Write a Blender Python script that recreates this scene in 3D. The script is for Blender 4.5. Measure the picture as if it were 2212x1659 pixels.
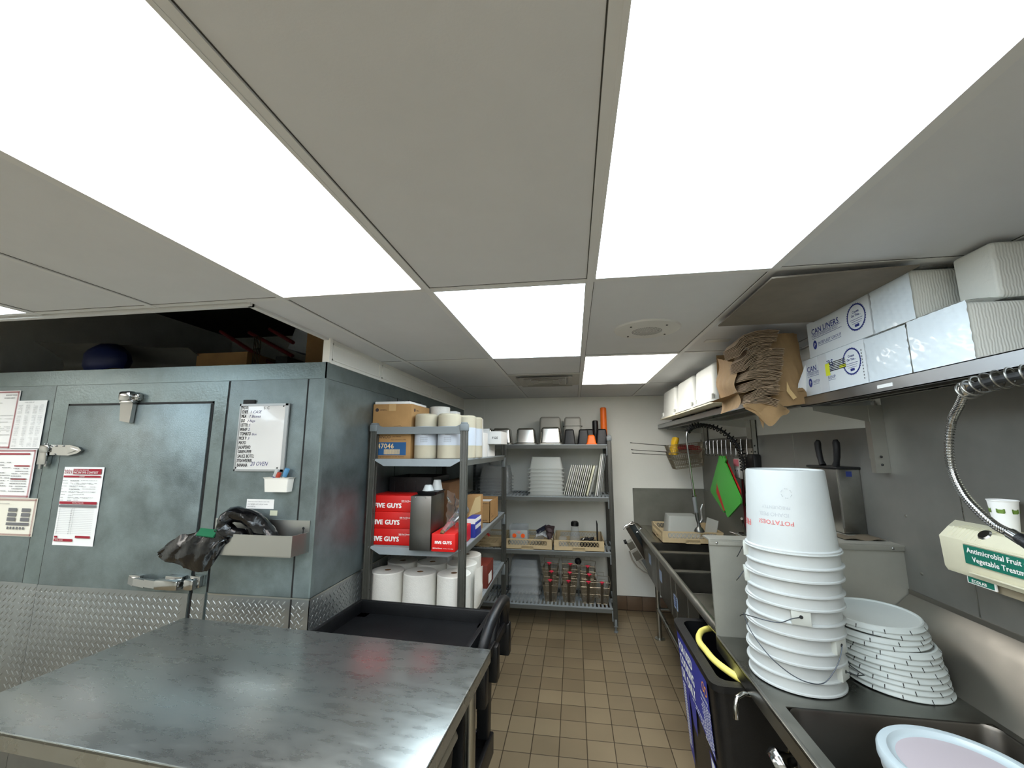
import bpy, bmesh, math, random
from math import sin, cos, pi, radians, atan2, sqrt
from mathutils import Vector, Matrix
random.seed(7)
for o in list(bpy.data.objects): bpy.data.objects.remove(o)
SC = bpy.context.scene
COL = SC.collection
# ------------------------------------------------------------------ camera, world, exposure
cam_d = bpy.data.cameras.new('camera'); cam = bpy.data.objects.new('camera', cam_d); COL.objects.link(cam)
cam_d.sensor_width = 36.0; cam_d.sensor_fit = 'HORIZONTAL'; cam_d.lens = 36.0*880.0/2212.0
cam_d.clip_start = 0.02; cam_d.clip_end = 60
PITCH, YAW = 0.1578, 0.149
cam.location = (0, 0, 1.70)
cam.rotation_euler = (pi/2+PITCH, 0, YAW)
SC.camera = cam
w = bpy.data.worlds.new('world'); SC.world = w; w.use_nodes = True
w.node_tree.nodes['Background'].inputs[0].default_value = (0.55, 0.6, 0.65, 1)
w.node_tree.nodes['Background'].inputs[1].default_value = 0.02
SC.view_settings.view_transform = 'Standard'
SC.view_settings.look = 'None'
SC.view_settings.gamma = 1.0
SC.view_settings.use_curve_mapping = False
SC.view_settings.exposure = 0.0
COOL = (0.80, 0.95, 1.06); WARM = (0.98, 0.92, 0.90); WARM2 = (1.0, 0.96, 0.90)
L_STR = 9.0
ZC = 2.30          # ceiling height
# ------------------------------------------------------------------ helpers
def lin(r, g, b):
    f = lambda c: ((c/255.0+0.055)/1.055)**2.4 if c > 10 else c/255.0/12.92
    return (f(r), f(g), f(b), 1.0)
MATS = {}
def mat(name, rgb=(200, 200, 200), rough=0.5, metal=0.0, var=0.0, vscale=8.0, bump=0.0, bscale=60.0, stretch=(1, 1, 1),
        trans=0.0, emis=None, estr=1.0, ior=1.45, rvar=0.0, alpha=1.0, rgb2=None, coat=0.0, sub=0.0):
    if name in MATS: return MATS[name]
    m = bpy.data.materials.new(name); m.use_nodes = True; MATS[name] = m
    nt = m.node_tree; b = nt.nodes['Principled BSDF']; L = nt.links.new
    c = lin(*rgb); b.inputs['Base Color'].default_value = c
    b.inputs['Roughness'].default_value = rough; b.inputs['Metallic'].default_value = metal
    b.inputs['IOR'].default_value = ior
    if trans: b.inputs['Transmission Weight'].default_value = trans
    if coat: b.inputs['Coat Weight'].default_value = coat
    if alpha < 1: b.inputs['Alpha'].default_value = alpha
    if emis:
        b.inputs['Emission Color'].default_value = (*emis, 1); b.inputs['Emission Strength'].default_value = estr
    if var or bump or rvar:
        tc = nt.nodes.new('ShaderNodeTexCoord'); mp = nt.nodes.new('ShaderNodeMapping')
        mp.inputs['Scale'].default_value = stretch; L(tc.outputs['Object'], mp.inputs['Vector'])
    if var or rvar:
        n = nt.nodes.new('ShaderNodeTexNoise'); n.inputs['Scale'].default_value = vscale; n.inputs['Detail'].default_value = 6
        n.inputs['Roughness'].default_value = 0.65
        L(mp.outputs[0], n.inputs['Vector'])
        if var:
            r = nt.nodes.new('ShaderNodeMapRange'); r.inputs['From Min'].default_value = 0.3; r.inputs['From Max'].default_value = 0.7
            L(n.outputs[0], r.inputs['Value'])
            mx = nt.nodes.new('ShaderNodeMix'); mx.data_type = 'RGBA'; L(r.outputs[0], mx.inputs['Factor'])
            c2 = lin(*rgb2) if rgb2 else tuple(min(1, v*(1+var)) for v in c[:3])+(1,)
            c1 = c if rgb2 else tuple(v*(1-var) for v in c[:3])+(1,)
            mx.inputs['A'].default_value = c1; mx.inputs['B'].default_value = c2
            L(mx.outputs['Result'], b.inputs['Base Color'])
        if rvar:
            r = nt.nodes.new('ShaderNodeMapRange'); r.inputs['From Min'].default_value = 0.3; r.inputs['From Max'].default_value = 0.7
            r.inputs['To Min'].default_value = max(0, rough-rvar); r.inputs['To Max'].default_value = rough+rvar
            L(n.outputs[0], r.inputs['Value']); L(r.outputs[0], b.inputs['Roughness'])
    if bump:
        n2 = nt.nodes.new('ShaderNodeTexNoise'); n2.inputs['Scale'].default_value = bscale; n2.inputs['Detail'].default_value = 4
        L(mp.outputs[0], n2.inputs['Vector'])
        bp = nt.nodes.new('ShaderNodeBump'); bp.inputs['Strength'].default_value = bump; bp.inputs['Distance'].default_value = 0.01
        L(n2.outputs[0], bp.inputs['Height']); L(bp.outputs[0], b.inputs['Normal'])
    return m

class MB:
    """collects shapes into one bmesh"""
    def __init__(s): s.b = bmesh.new()
    def _add(s, vs, fs, M=None, mi=0):
        vv = [s.b.verts.new((M @ Vector(v)) if M is not None else v) for v in vs]
        for f in fs:
            try:
                F = s.b.faces.new([vv[i] for i in f]); F.material_index = mi
            except ValueError: pass
        return s
    def box(s, x0, x1, y0, y1, z0, z1, bev=0.0, M=None, mi=0, seg=2):
        vs = [(x, y, z) for x in (x0, x1) for y in (y0, y1) for z in (z0, z1)]
        fs = [(0, 1, 3, 2), (4, 6, 7, 5), (0, 4, 5, 1), (2, 3, 7, 6), (0, 2, 6, 4), (1, 5, 7, 3)]
        if bev <= 0: return s._add(vs, fs, M, mi)
        t = bmesh.new(); vv = [t.verts.new(v) for v in vs]
        for f in fs: t.faces.new([vv[i] for i in f])
        bmesh.ops.bevel(t, geom=t.edges[:], offset=bev, segments=seg, profile=0.5, affect='EDGES')
        t.verts.index_update()
        s._add([v.co[:] for v in t.verts], [[v.index for v in f.verts] for f in t.faces], M, mi); t.free()
        return s
    def frustum(s, cx, cy, z0, z1, a0, b0, a1, b1, M=None, mi=0, rr=0.0, cap0=True, cap1=True, n=3):
        """tapered box: half sizes (a0,b0) at z0, (a1,b1) at z1, rounded plan corners of radius rr"""
        def ring(a, b, z):
            if rr <= 0: return [(cx-a, cy-b, z), (cx+a, cy-b, z), (cx+a, cy+b, z), (cx-a, cy+b, z)]
            out = []
            for (sx, sy, t0) in ((1, -1, -pi/2), (1, 1, 0), (-1, 1, pi/2), (-1, -1, pi)):
                for k in range(n+1):
                    t = t0+pi/2*k/n
                    out.append((cx+sx*(a-rr)+rr*cos(t), cy+sy*(b-rr)+rr*sin(t), z))
            return out
        r0, r1 = ring(a0, b0, z0), ring(a1, b1, z1); m = len(r0)
        fs = [(i, (i+1) % m, m+(i+1) % m, m+i) for i in range(m)]
        if cap0: fs.append(tuple(range(m))[::-1])
        if cap1: fs.append(tuple(range(m, 2*m)))
        return s._add(r0+r1, fs, M, mi)
    def lathe(s, prof, cx=0, cy=0, cz=0, n=32, M=None, mi=0, cap=True, a0=0, a1=2*pi):
        """prof: (r,z) pairs"""
        full = abs(a1-a0-2*pi) < 1e-6
        k = n if full else n+1
        vs = []
        for (r, z) in prof:
            for i in range(k):
                t = a0+(a1-a0)*i/n; vs.append((cx+r*cos(t), cy+r*sin(t), cz+z))
        fs = []
        for j in range(len(prof)-1):
            for i in range(n):
                i2 = (i+1) % k
                fs.append((j*k+i, j*k+i2, (j+1)*k+i2, (j+1)*k+i))
        if cap and full:
            if prof[0][0] > 1e-5: fs.append(tuple(range(k))[::-1])
            if prof[-1][0] > 1e-5: fs.append(tuple((len(prof)-1)*k+i for i in range(k)))
        return s._add(vs, fs, M, mi)
    def cyl(s, p, q, r, n=16, r2=None, mi=0):
        p, q = Vector(p), Vector(q); d = q-p; L = d.length
        M = Matrix.Translation(p) @ d.to_track_quat('Z', 'Y').to_matrix().to_4x4()
        return s.lathe([(r, 0), (r if r2 is None else r2, L)], n=n, M=M, mi=mi)
    def tube(s, pts, r, n=10, closed=False, mi=0, flat=None):
        P = [Vector(p) for p in pts]; m = len(P); vs = []; up = None
        rad = r if isinstance(r, (list, tuple)) else [r]*m
        for i in range(m):
            a = P[(i-1) % m] if (closed or i > 0) else P[i]
            b = P[(i+1) % m] if (closed or i < m-1) else P[i]
            t = (b-a).normalized()
            if up is None:
                up = Vector((0, 0, 1)) if abs(t.z) < 0.9 else Vector((1, 0, 0))
            u = (up-t*up.dot(t)); u = u.normalized() if u.length > 1e-6 else t.orthogonal().normalized(); v = t.cross(u); up = u
            for k in range(n):
                an = 2*pi*k/n; e = flat or 1.0
                vs.append(P[i]+rad[i]*(u*cos(an)*e+v*sin(an)))
        fs = []
        for i in range(m if closed else m-1):
            j = (i+1) % m
            for k in range(n):
                k2 = (k+1) % n; fs.append((i*n+k, i*n+k2, j*n+k2, j*n+k))
        if not closed: fs += [tuple(range(n))[::-1], tuple((m-1)*n+k for k in range(n))]
        return s._add([tuple(v) for v in vs], fs, None, mi)
    def prism(s, poly, d, M=None, mi=0):
        """poly: list of 3D points (planar); d: extrusion vector"""
        P = [Vector(p) for p in poly]; D = Vector(d); n = len(P)
        vs = [tuple(p) for p in P]+[tuple(p+D) for p in P]
        fs = [tuple(range(n))[::-1], tuple(range(n, 2*n))]+[(i, (i+1) % n, n+(i+1) % n, n+i) for i in range(n)]
        return s._add(vs, fs, M, mi)
    def quad(s, a, b, c, d, mi=0): return s._add([a, b, c, d], [(0, 1, 2, 3)], None, mi)
    def grid(s, fn, nu, nv, mi=0):
        vs = [fn(i/nu, j/nv) for i in range(nu+1) for j in range(nv+1)]
        fs = [(i*(nv+1)+j, (i+1)*(nv+1)+j, (i+1)*(nv+1)+j+1, i*(nv+1)+j+1) for i in range(nu) for j in range(nv)]
        return s._add(vs, fs, None, mi)
    def ball(s, c, r, n=12, sq=(1, 1, 1), mi=0):
        M = Matrix.Translation(c) @ Matrix.Diagonal((*sq, 1))
        return s.lathe([(max(1e-4, r*sin(pi*k/n)) if 0 < k < n else 1e-4, -r*cos(pi*k/n)) for k in range(n+1)], n=n+4, M=M, mi=mi, cap=False)
    def text(s, txt, o, right, up, size, align='LEFT', bold=0.0, mi=0, sx=1.0, shear=0.0, off=0.0006, space=1.0):
        if bold >= 0.01:
            for (a, b) in ((-1, -0.6), (1, -0.6), (-1, 0.6), (1, 0.6), (0, 0)):
                s.text(txt, Vector(o)+Vector(right).normalized()*(a*bold*1.3*size)+Vector(up).normalized()*(b*bold*size), right, up, size, align, 0.0, mi, sx, shear, off+0.00002*(a+2*b), space*1.05)
            return s
        cu = bpy.data.curves.new('t', 'FONT'); cu.body = txt; cu.size = 1.0; cu.align_x = align; cu.offset = bold
        cu.shear = shear; cu.extrude = 0.0; cu.resolution_u = 2; cu.space_character = space; cu.align_y = 'BOTTOM_BASELINE'
        ob = bpy.data.objects.new('t', cu); COL.objects.link(ob)
        dg = bpy.context.evaluated_depsgraph_get(); me = bpy.data.meshes.new_from_object(ob.evaluated_get(dg))
        R, U, O = Vector(right).normalized(), Vector(up).normalized(), Vector(o); N = R.cross(U)
        vs = [O+R*(v.co.x*size*sx)+U*(v.co.y*size)+N*off for v in me.vertices]
        s._add([tuple(v) for v in vs], [tuple(p.vertices) for p in me.polygons], None, mi)
        bpy.data.objects.remove(ob); bpy.data.curves.remove(cu); bpy.data.meshes.remove(me)
        return s
def _mesh(mb, name, m, smooth, ang=35, weld=False):
    if weld: bmesh.ops.remove_doubles(mb.b, verts=mb.b.verts[:], dist=1e-5)
    bmesh.ops.recalc_face_normals(mb.b, faces=mb.b.faces[:])
    me = bpy.data.meshes.new(name); mb.b.to_mesh(me); mb.b.free()
    for x in (m if isinstance(m, (list, tuple)) else [m]): me.materials.append(x)
    if smooth:
        me.shade_smooth(); me.set_sharp_from_angle(angle=radians(ang))
    return me
ROOTM = {}
def part(name, mb, m, parent=None, smooth=True, label=None, local=False, weld=False, ang=35, raw=False):
    """one mesh object; vertices are in world coordinates unless local"""
    if raw: me = bpy.data.meshes.new(name); mb.b.to_mesh(me); mb.b.free(); me.materials.append(m)
    else: me = _mesh(mb, name, m, smooth, ang, weld)
    o = bpy.data.objects.new(name, me); COL.objects.link(o)
    if parent is not None:
        o.parent = parent
        if not local: o.matrix_parent_inverse = ROOTM[parent.name].inverted()
    ROOTM[o.name] = (ROOTM[parent.name].copy() if (parent is not None and local) else Matrix.Identity(4))
    if label: o['label'] = label
    return o
def tag(o, label=None, cat=None, group=None, kind=None):
    if label: o['label'] = label
    if cat: o['category'] = cat
    if group: o['group'] = group
    if kind: o['kind'] = kind
    return o
def thing(name, label, cat, loc=(0, 0, 0), rz=0.0, group=None):
    o = bpy.data.objects.new(name, None); COL.objects.link(o); o.empty_display_size = 0.05
    o.location = loc; o.rotation_euler = (0, 0, rz)
    ROOTM[o.name] = Matrix.Translation(loc) @ Matrix.Rotation(rz, 4, 'Z')
    return tag(o, label, cat, group)
def struct(name, mb, m, **k):
    o = part(name, mb, m, **k)
    if o.parent is None: o['kind'] = 'structure'
    return o
def dup(root, loc, rz=None, label=None, group=None, rot=None, tree=True):
    r = root.copy(); COL.objects.link(r); r.location = loc
    if rz is not None: r.rotation_euler = (0, 0, rz)
    if rot is not None: r.rotation_euler = rot
    if label: r['label'] = label
    if group: r['group'] = group
    def rec(a, b):
        for ch in [c for c in ALLCH.get(a.name, [])]:
            c = ch.copy(); COL.objects.link(c); c.parent = b; rec(ch, c)
    if tree: rec(root, r)
    return r
class _Ch(dict):
    def get(s, name, d=None): return [o for o in bpy.data.objects if o.parent and o.parent.name == name]
ALLCH = _Ch()
def resample(P, n):
    P = [Vector(p) for p in P]; out = []
    for k in range(n+1):
        u = (len(P)-1)*k/n; i = min(len(P)-2, int(u)); f = u-i
        a, b, c, d = P[max(0, i-1)], P[i], P[i+1], P[min(len(P)-1, i+2)]
        out.append(0.5*((2*b)+(-a+c)*f+(2*a-5*b+4*c-d)*f*f+(-a+3*b-3*c+d)*f*f*f))
    return out
# ------------------------------------------------------------------ materials
STEEL = mat('stainless', (172, 172, 166), 0.33, 1.0, var=0.10, vscale=3, rvar=0.08, stretch=(1, 1, 1))
STEEL_D = mat('stainless_cladding', (132, 131, 126), 0.46, 0.55, var=0.16, vscale=2.0, rvar=0.08)
STEEL_S = mat('stainless_sink', (120, 118, 110), 0.38, 1.0, var=0.18, vscale=4, rvar=0.1)
CHROME = mat('chrome', (176, 176, 174), 0.16, 1.0)
GALV = mat('galvanised_sheet', (118, 129, 130), 0.40, 0.72, var=0.30, vscale=5.5, bump=0.14, bscale=230, rvar=0.12)
GALV2 = mat('galvanised_trim', (122, 134, 134), 0.38, 0.75, var=0.2, vscale=5, bump=0.12, bscale=90, rvar=0.08)
DIAM = mat('diamond_plate', (148, 152, 152), 0.34, 0.85, var=0.12, vscale=4)
BLACKP = mat('black_plastic', (13, 14, 16), 0.40, 0, var=0.3, vscale=20, bump=0.12, bscale=250)
BLACK = mat('black_matte', (14, 14, 15), 0.6)
DARK = mat('dark_rubber', (36, 36, 36), 0.6)
WHITEP = mat('white_plastic', (186, 190, 189), 0.38, 0, var=0.03, vscale=10, sub=0.1)
WHITEP2 = mat('white_plastic_rib', (186, 189, 182), 0.4)
PAPER = mat('white_paper', (236, 236, 234), 0.8)
PAPER2 = mat('roll_paper', (228, 226, 218), 0.9, var=0.03, vscale=30, bump=0.2, bscale=120)
CARD = mat('cardboard', (171, 132, 84), 0.8, var=0.10, vscale=6)
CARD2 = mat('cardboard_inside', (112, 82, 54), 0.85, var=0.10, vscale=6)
CARDG = mat('grey_cardboard', (120, 112, 100), 0.85, var=0.12, vscale=7)
KRAFT = mat('kraft_paper', (150, 121, 84), 0.85, var=0.14, vscale=8, bump=0.35, bscale=14)
NAPK = mat('brown_napkin', (150, 128, 104), 0.9, var=0.15, vscale=40)
RED = mat('red_carton', (205, 22, 18), 0.45)
RED_T = mat('red_print', (196, 40, 44), 0.6)
MAROON = mat('maroon_print', (150, 26, 44), 0.7)
INK = mat('black_ink', (24, 22, 26), 0.7)
INKG = mat('grey_print', (110, 110, 112), 0.7)
INKB = mat('blue_ink', (40, 36, 110), 0.7)
NAVY = mat('navy_print', (36, 50, 110), 0.6)
WHITEI = mat('white_print', (240, 240, 236), 0.6)
RAILG = mat('grey_rail_plastic', (92, 94, 90), 0.45)
SHELFG = mat('grey_shelf_plastic', (146, 154, 158), 0.45, var=0.05, vscale=12)
POSTG = mat('grey_post_plastic', (64, 64, 58), 0.42, var=0.12, vscale=14)
CAPG = mat('grey_cap_plastic', (118, 124, 126), 0.45)
TAN = mat('tan_plastic', (196, 176, 138), 0.5, var=0.05, vscale=12)
CREAM = mat('cream_plastic', (222, 214, 190), 0.45, var=0.03, vscale=10)
ORANGE = mat('orange_plastic', (244, 112, 26), 0.45)
GREENB = mat('green_board', (62, 150, 56), 0.5, var=0.04, vscale=12)
REDB = mat('red_board', (170, 36, 30), 0.5)
CLEAR = mat('clear_plastic', (225, 232, 234), 0.18, trans=0.85, ior=1.15)
FILM = mat('plastic_film', (235, 240, 242), 0.15, trans=0.93, ior=1.12)
BAGB = mat('black_bag', (10, 10, 12), 0.22, bump=0.6, bscale=18, coat=0.3)
GREENP = mat('green_pad', (20, 96, 62), 0.85)
# ------------------------------------------------------------------ floor
XW, YB, XL, YF = 1.39, 4.80, -4.6, -3.2
def floor_mat():
    m = bpy.data.materials.new('quarry_tile'); m.use_nodes = True; nt = m.node_tree; b = nt.nodes['Principled BSDF']; L = nt.links.new
    tc = nt.nodes.new('ShaderNodeTexCoord'); mp = nt.nodes.new('ShaderNodeMapping')
    mp.inputs['Location'].default_value = (0.1237+1.585, -2.746+15.85, 0)
    L(tc.outputs['Object'], mp.inputs['Vector'])
    br = nt.nodes.new('ShaderNodeTexBrick'); br.offset = 0; br.squash = 1
    br.inputs['Scale'].default_value = 1; br.inputs['Brick Width'].default_value = 0.1585; br.inputs['Row Height'].default_value = 0.1585
    br.inputs['Mortar Size'].default_value = 0.0028; br.inputs['Mortar Smooth'].default_value = 0.3; br.inputs['Bias'].default_value = 0
    br.inputs['Color1'].default_value = lin(138, 122, 96); br.inputs['Color2'].default_value = lin(120, 105, 81)
    br.inputs['Mortar'].default_value = lin(62, 50, 36)
    L(mp.outputs[0], br.inputs['Vector'])
    n = nt.nodes.new('ShaderNodeTexNoise'); n.inputs['Scale'].default_value = 2.2; n.inputs['Detail'].default_value = 8; L(tc.outputs['Object'], n.inputs['Vector'])
    mx = nt.nodes.new('ShaderNodeMix'); mx.data_type = 'RGBA'; mx.blend_type = 'MULTIPLY'; mx.inputs['Factor'].default_value = 0.45
    L(br.outputs['Color'], mx.inputs['A']); L(n.outputs[0], mx.inputs['B'])
    g = nt.nodes.new('ShaderNodeMix'); g.data_type = 'RGBA'; g.blend_type = 'MULTIPLY'; g.inputs['Factor'].default_value = 1
    g.inputs['B'].default_value = (1.28, 1.28, 1.28, 1); L(mx.outputs['Result'], g.inputs['A'])
    L(g.outputs['Result'], b.inputs['Base Color'])
    mr = nt.nodes.new('ShaderNodeMapRange'); mr.inputs['To Min'].default_value = 0.30; mr.inputs['To Max'].default_value = 0.55; L(n.outputs[0], mr.inputs['Value']); L(mr.outputs[0], b.inputs['Roughness'])
    bp = nt.nodes.new('ShaderNodeBump'); bp.inputs['Strength'].default_value = 0.5; bp.inputs['Distance'].default_value = 0.003; bp.invert = True
    L(br.outputs['Fac'], bp.inputs['Height']); L(bp.outputs[0], b.inputs['Normal'])
    return m
FLOORM = floor_mat()
struct('floor', MB().box(XL, XW, YF, YB, -0.1, 0), FLOORM)
WALLM = mat('white_wall_panel', (238, 238, 230), 0.55, 0, var=0.04, vscale=1.2, bump=0.05, bscale=60)
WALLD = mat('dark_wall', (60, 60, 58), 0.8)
wb = MB().box(XL, XW, YB, YB+0.1, 0, 3.2)
wall_back = struct('wall_back', wb, WALLM)
struct('trim_1', MB().box(-1.075, -1.055, YB-0.004, YB, 0.15, ZC).box(0.085, 0.105, YB-0.004, YB, 0.15, ZC), WALLM)
struct('wall_left', MB().box(XL-0.1, XL, YF, YB, 0, 3.2), WALLM)
struct('wall_front', MB().box(XL, XW, YF-0.1, YF, 0, 3.2), WALLM)
wr = struct('wall_right', MB().box(XW, XW+0.1, YF, YB, 0, 3.2), WALLM)
struct('cladding', MB().box(XW-0.006, XW, YF, 2.07, 0.9, ZC).box(XW-0.006, XW, 2.07, YB, 0.9, 1.80), STEEL_D, parent=wr)
sc = MB()
for y in (0.55, 1.75, 2.86, 4.05): sc.box(XW-0.0075, XW-0.006, y-0.002, y+0.002, 0.9, 1.8)
for (y, z) in ((2.02, 1.42), (1.45, 1.12), (1.98, 1.2)): sc.lathe([(0.007, 0), (0.006, 0.003), (0.0001, 0.005)], M=Matrix.Translation((XW-0.006, y, z)) @ Matrix.Rotation(-pi/2, 4, 'Y'), n=10)
struct('seam', sc, STEEL, parent=wr)
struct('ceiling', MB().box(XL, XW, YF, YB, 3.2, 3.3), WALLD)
# tile baseboard with grout joints
bs = MB(); x = XL
BASEM = mat('baseboard_tile', (104, 84, 66), 0.45, var=0.12, vscale=5)
bs.box(0.2, XW, YB-0.006, YB, 0, 0.145, mi=1)
x = 0.205
while x < XW-0.01:
    bs.box(x+0.0015, min(x+0.1565, XW), YB-0.012, YB-0.004, 0.008, 0.142, bev=0.002); x += 0.1585
struct('baseboard_back', bs, [BASEM, mat('grout', (58, 48, 38), 0.9)])
# ------------------------------------------------------------------ drop ceiling
CEILM = mat('ceiling_tile', (218, 219, 220), 0.75, var=0.035, vscale=2.5, bump=0.04, bscale=220)
BARM = mat('ceiling_grid_bar', (222, 222, 220), 0.5)
X0, DX, Y0, DY = -0.537, 0.6096, 1.412, 1.2192
HX, HY = -1.327, 1.45            # corner of the ceiling opening over the walk-in cooler
LIGHTS = {(-1, -1): WARM, (1, -1): COOL, (0, 0): COOL, (1, 1): WARM2, (-4, -1): COOL,
          (-1, -3): WARM2, (1, -3): COOL, (-4, -3): COOL, (-6, -1): WARM2, (-3, -3): WARM2, (-1, -2): COOL, (1, -2): WARM2, (-3, -2): COOL}  # extra panels out of view, added to brighten the room
ct = MB(); gb = MB(); lt = []
for i in range(-7, 4):
    for j in range(-4, 3):
        xa, xb = max(XL, X0+DX*i), min(XW, X0+DX*(i+1)); ya, yb = max(YF, Y0+DY*j), min(YB, Y0+DY*(j+1))
        if xb <= xa or yb <= ya: continue
        if (i, j) in LIGHTS: lt.append((xa, xb, ya, yb, LIGHTS[(i, j)])); continue
        if xb <= HX+0.01 and ya > 1.40: continue
        if i == -2 and j >= 0:                       # narrow strip of tile beside the opening
            xa = HX
        ct.box(xa, xb, ya, yb, ZC, ZC+0.012)
gb.box(HX-3.3, HX, 1.412, 1.43, ZC-0.001, ZC+0.01)
for i in range(-7, 4):
    x = X0+DX*i
    if x < XL or x > XW: continue
    y1 = YB if x > HX else 1.43
    gb.box(x-0.012, x+0.012, YF, y1, ZC-0.005, ZC+0.001)
def bar(y, x0=XL, x1=XW): gb.box(x0, x1, y-0.012, y+0.012, ZC-0.004, ZC+0.001)
for j in range(-3, 3):
    y = Y0+DY*j
    bar(y, XL if j < 1 else HX, XW)
bar(Y0+DY+0.6096, X0, X0+DX); bar(YB-0.012, HX, XW)
gb.box(XW-0.02, XW, YF, YB, ZC-0.004, ZC+0.001)
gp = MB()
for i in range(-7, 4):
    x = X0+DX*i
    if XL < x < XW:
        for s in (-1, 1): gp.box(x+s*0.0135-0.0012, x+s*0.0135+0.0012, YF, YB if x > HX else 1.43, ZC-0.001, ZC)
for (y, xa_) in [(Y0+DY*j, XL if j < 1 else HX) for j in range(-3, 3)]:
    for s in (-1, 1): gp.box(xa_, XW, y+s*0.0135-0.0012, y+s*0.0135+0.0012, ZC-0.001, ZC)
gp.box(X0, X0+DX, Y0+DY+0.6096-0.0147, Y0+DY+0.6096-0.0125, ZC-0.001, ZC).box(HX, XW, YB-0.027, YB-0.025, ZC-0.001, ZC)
ceil = struct('ceiling', ct, CEILM)
struct('grid_bar', gb, BARM, parent=ceil, smooth=False)
struct('painted_shadow_line', gp, mat('painted_bar_shade', (70, 68, 64), 0.9), parent=ceil, smooth=False)
# thin dark strips painted in as shadow lines between bars and tiles
# edge angle around the opening
struct('trim_2', MB().box(HX-3.3, HX+0.012, 1.437, 1.462, ZC-0.012, ZC+0.03).box(HX-0.012, HX+0.012, 1.45, 2.01, ZC-0.012, ZC+0.03), BARM)
def ceiling_light(xa, xb, ya, yb, c, label, k):
    t = thing('ceiling_light', label, 'ceiling light', ((xa+xb)/2, (ya+yb)/2, ZC), 0, None)
    f = MB()
    g = 0.018
    f.box(xa+0.008, xb-0.008, ya+0.008, ya+g, ZC-0.006, ZC+0.05).box(xa+0.008, xb-0.008, yb-g, yb-0.008, ZC-0.006, ZC+0.05)
    f.box(xa+0.008, xa+g, ya+g, yb-g, ZC-0.006, ZC+0.05).box(xb-g, xb-0.008, ya+g, yb-g, ZC-0.006, ZC+0.05)
    f.box(xa+0.008, xb-0.008, ya+0.008, yb-0.008, ZC+0.05, ZC+0.06)
    part('frame', f, BARM, t)
    m = bpy.data.materials.new('lit_diffuser'); m.use_nodes = True; nt = m.node_tree; b = nt.nodes['Principled BSDF']
    b.inputs['Base Color'].default_value = (0.8, 0.8, 0.8, 1)
    b.inputs['Emission Color'].default_value = (*c, 1); b.inputs['Emission Strength'].default_value = L_STR
    part('diffuser', MB().box(xa+g, xb-g, ya+g, yb-g, ZC-0.001, ZC+0.004), m, t)
    # dead insects and hairs caught in the diffuser
    return t
LL = ['warm white ceiling light panel over the steel table, nearest on the left', 'cool white ceiling light panel nearest on the right, over the buckets and prep sink',
      'cool white ceiling light panel in the middle of the aisle', 'warm white ceiling light panel beyond the round ceiling speaker, farthest back',
      'cool white ceiling light panel at the far left edge beside the papers on the cooler', 'added ceiling light panel out of frame behind the viewer, brightening the room']
order = {(-1, -1): 0, (1, -1): 1, (0, 0): 2, (1, 1): 3, (-4, -1): 4}
for (xa, xb, ya, yb, c) in lt:
    i = round((xa-X0)/DX); j = round((yb-Y0)/DY)-1
    k = order.get((i, j), 5)
    t = ceiling_light(xa, xb, ya, yb, c, LL[k], k)
    if k == 5: t['group'] = 'added ceiling lights behind the viewer'
# ceiling speaker
t = thing('ceiling_speaker', 'round white perforated speaker grille set in the ceiling tile', 'speaker', (0.378, 2.07, ZC))
sp = MB(); Z = ZC
sp.lathe([(0.0001, -0.016), (0.072, -0.014), (0.078, -0.011), (0.14, -0.013), (0.158, -0.008), (0.163, 0.0)], 0.378, 2.07, ZC, n=56)
part('cover', sp, mat('speaker_white', (214, 212, 206), 0.5), t)
gr = MB()
for k in range(10):
    r = 0.008+k*0.007
    for q in range(int(6+k*6)):
        a = 2*pi*q/(6+k*6)
        gr.lathe([(0.0016, 0), (0.0016, 0.001)], 0.378+r*cos(a), 2.07+r*sin(a), ZC-0.0165+(0.0016*(r/0.072)), n=5)
part('perforation', gr, DARK, t, smooth=False)
s_ = MB()
for a in (0.6, 2.3, 3.9, 5.4): s_.lathe([(0.0001, -0.003), (0.005, -0.002), (0.005, 0.002)], 0.378+0.122*cos(a), 2.07+0.122*sin(a), ZC-0.013, n=10)
part('screw', s_, DARK, t)
# air vent
t = thing('ceiling_vent', 'square stepped air vent in the ceiling beside the back wall', 'air vent', (-0.232, 3.545, ZC))
xa, xb, ya, yb = X0+0.012, X0+DX-0.012, Y0+DY+0.6096+0.012, Y0+2*DY-0.012
vf = MB(); cx, cy = (xa+xb)/2, (ya+yb)/2
def sqr(mb, a, b, z0, z1, za):       # square louvre ring from half size a down to b
    P = lambda h, z: [(cx-h, cy-h, z), (cx+h, cy-h, z), (cx+h, cy+h, z), (cx-h, cy+h, z)]
    A, B = P(a, z0), P(b, z1); mb._add(A+B, [(k, (k+1) % 4, 4+(k+1) % 4, 4+k) for k in range(4)])
    mb._add(P(a, z0+0.003)+P(b, z1+0.003), [(k, (k+1) % 4, 4+(k+1) % 4, 4+k) for k in range(4)])
sqr(vf, 0.292, 0.235, ZC-0.004, ZC-0.004, 0)
part('frame', vf, mat('vent_white', (190, 188, 180), 0.5), t)
for a in (0.235, 0.178, 0.12, 0.065):
    v = MB(); sqr(v, a, a-0.042, ZC-0.022 if a > 0.1 else ZC-0.018, ZC-0.003, 0); sqr(v, a, a-0.006, ZC-0.022, ZC-0.024, 0)
    part('louvre', v, MATS['vent_white'], t)
part('backing', MB().box(xa, xb, ya, yb, ZC+0.03, ZC+0.035), BLACK, t)
# small metal plate vent
t = part('ceiling_cover_plate', MB().box(0.74, 0.87, 2.33, 2.375, ZC-0.008, ZC, bev=0.003), mat('speaker_white'))
tag(t, 'small narrow white cover plate on the ceiling between speaker and brown bag', 'ceiling plate')
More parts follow.
